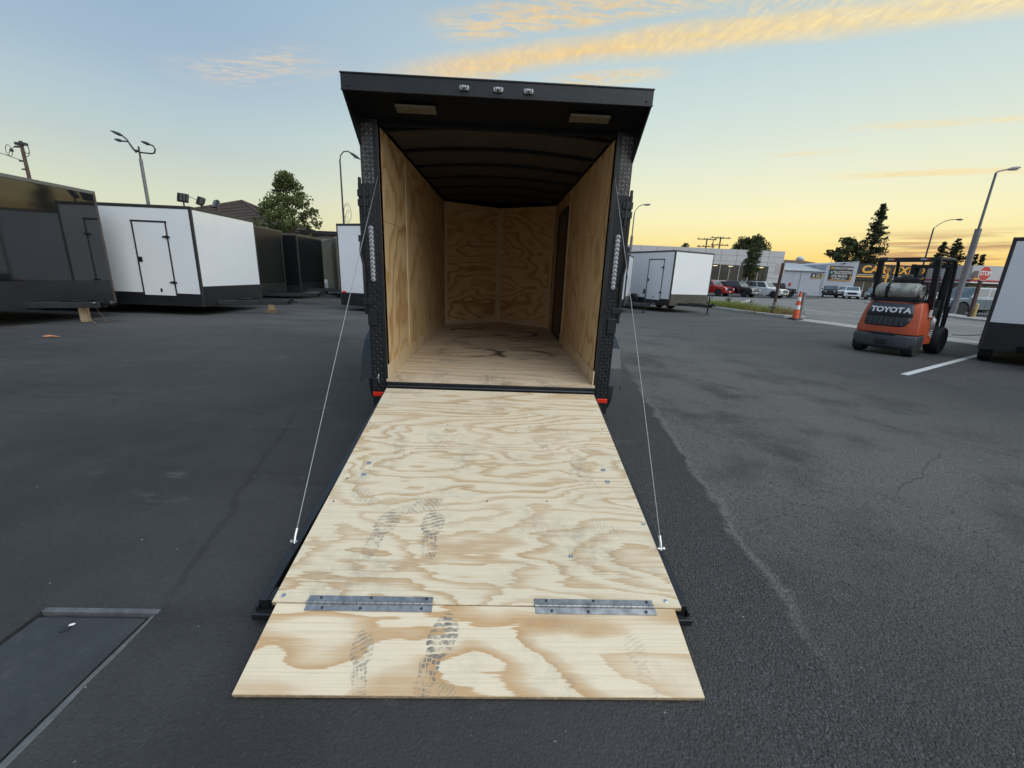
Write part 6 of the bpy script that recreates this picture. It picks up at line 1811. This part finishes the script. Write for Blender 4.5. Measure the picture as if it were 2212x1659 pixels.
leafy_tree('round leafy green tree between the house and the black trailers', (-17.3, 32.4), 8.5, 2.6, [(.22, 1.2), (.32, 2.5), (.45, 2.7), (.60, 2.2), (.75, 1.55), (.88, .9), (.97, .25)], 10500, .20, MAT['leaf_a'], .16, clumps=150, cr=.50)
leafy_tree('slim young street tree with an upright dark crown, in front of the dealership', (30.6, 48.2), 5.75, 2.0, [(.40, .35), (.5, .75), (.62, .90), (.78, .92), (.9, .75), (1.0, .35)], 5600, .17, MAT['leaf_b'], .06, clumps=70, cr=.40)
leafy_tree('bushy dark tree rising behind the dealership roof', (49.6, 82), 11.0, 4, [(.50, 3.2), (.62, 3.8), (.72, 3.9), (.84, 2.9), (.95, 1.5)], 7500, .40, MAT['leaf_b'], .3, clumps=75, cr=1.0)
leafy_tree('thin treetop just showing over the dealership roof above the white trailer', (29.6, 66), 7.3, 3, [(.6, .8), (.75, 1.1), (.9, .9), (1.0, .3)], 1100, .22, MAT['leaf_b'], .1, clumps=22, cr=.45)
conifer('tall ragged conifer behind the black car sales hall, highest tree in view', (72.4, 80), 17.6, 4.3, MAT['needle'], 58, 40, 0.6, gap=.12, size=.5)
leafy_tree('broad dark tree at the left foot of the tall conifer', (68.8, 81), 11.2, 3, [(.40, 2.2), (.55, 3.6), (.7, 3.2), (.85, 2.2), (.98, .8)], 4200, .5, MAT['leaf_b'], .3, clumps=52, cr=.95)
conifer('small pointed conifer above the forklift roof, left of the fuller one', (87.0, 80), 11.3, 2.3, MAT['needle'], 36, 36, 0.1, gap=.08, size=.42)
conifer('fuller conifer above the forklift, right of the pointed one', (91.5, 81), 12.0, 3.4, MAT['needle'], 34, 46, -.6, gap=.12, size=.48)
for x, lab in ((94.2, 'left of two thin cypresses behind the corner store'), (95.6, 'right of two thin cypresses behind the corner store')):
    conifer(lab, (x, 80), 9.2, .75, MAT['needle'], 22, 30, .25, group='thin cypresses behind the corner store', name='cypress_tree', z0=.05, gap=.0, droop=-.5, size=.4)

# tall weeds along the kerb
def blades(pts, hmin, hmax, wd, name, mt):
    n = len(pts); p = np.asarray(pts)
    a_ = RNG.uniform(0, 2 * PI, n); h_ = RNG.uniform(hmin, hmax, n) * (RNG.random(n) * .5 + .6)
    ld = RNG.uniform(.05, .55, n)[:, None] * h_[:, None] * np.stack([np.cos(a_), np.sin(a_)], 1)
    sd = np.stack([-np.sin(a_ + 1), np.cos(a_ + 1)], 1) * wd
    z = np.zeros((n, 1))
    b0 = np.concatenate([p - sd, z + .05], 1); b1 = np.concatenate([p + sd, z + .05], 1)
    m0 = np.concatenate([p - sd * .7 + ld * .35, h_[:, None] * .6], 1); m1 = np.concatenate([p + sd * .7 + ld * .35, h_[:, None] * .6], 1)
    tp = np.concatenate([p + ld, h_[:, None]], 1)
    v = np.stack([b0, b1, m1, m0, tp], 1).reshape(-1, 3)
    F = []
    for i in range(n):
        F += [(5 * i, 5 * i + 1, 5 * i + 2, 5 * i + 3), (5 * i + 3, 5 * i + 2, 5 * i + 4)]
    me_ = bpy.data.meshes.new(name); me_.from_pydata(v.tolist(), [], F); me_.materials.append(mt)
    o_ = bpy.data.objects.new(name, me_); COL.objects.link(o_); o_['kind'] = 'stuff'; return o_


gp = []
while len(gp) < 9000:
    y = RNG.uniform(16.9, 27); xl = np.interp(y, [15.9, 17.2, 18.6, 20.6, 21.7, 27.6], [13.4, 13.05, 12.85, 12.66, 12.5, 9.7]); xr = np.interp(y, [15.8, 16.6, 18.9, 21, 27.6], [14.5, 14.7, 13.9, 13.65, 10.6])
    x = RNG.uniform(xl, xr)
    if 17.4 < y < 18.1 and RNG.random() < .8:
        continue
    gp.append((x, y))
blades(gp, .22, .60, .011, 'grass', MAT['grass_a'])
gp = [(RNG.normal(13.9, .35), RNG.normal(16.5, .35)) for _ in range(700)] + [(RNG.uniform(12.7, 13.4), RNG.uniform(17, 21)) for _ in range(500)]
blades(gp, .2, .6, .010, 'dry_grass', MAT['grass_dry'])
gp = [(np.interp(y, [15.6, 16.2, 17.2, 18.6, 20.6], [13.2, 12.9, 12.72, 12.5, 12.35]) - abs(RNG.normal(0, .05)), y) for y in RNG.uniform(15.6, 17.6, 160)]
blades(gp, .04, .12, .006, 'kerb_weeds', MAT['grass_a'])
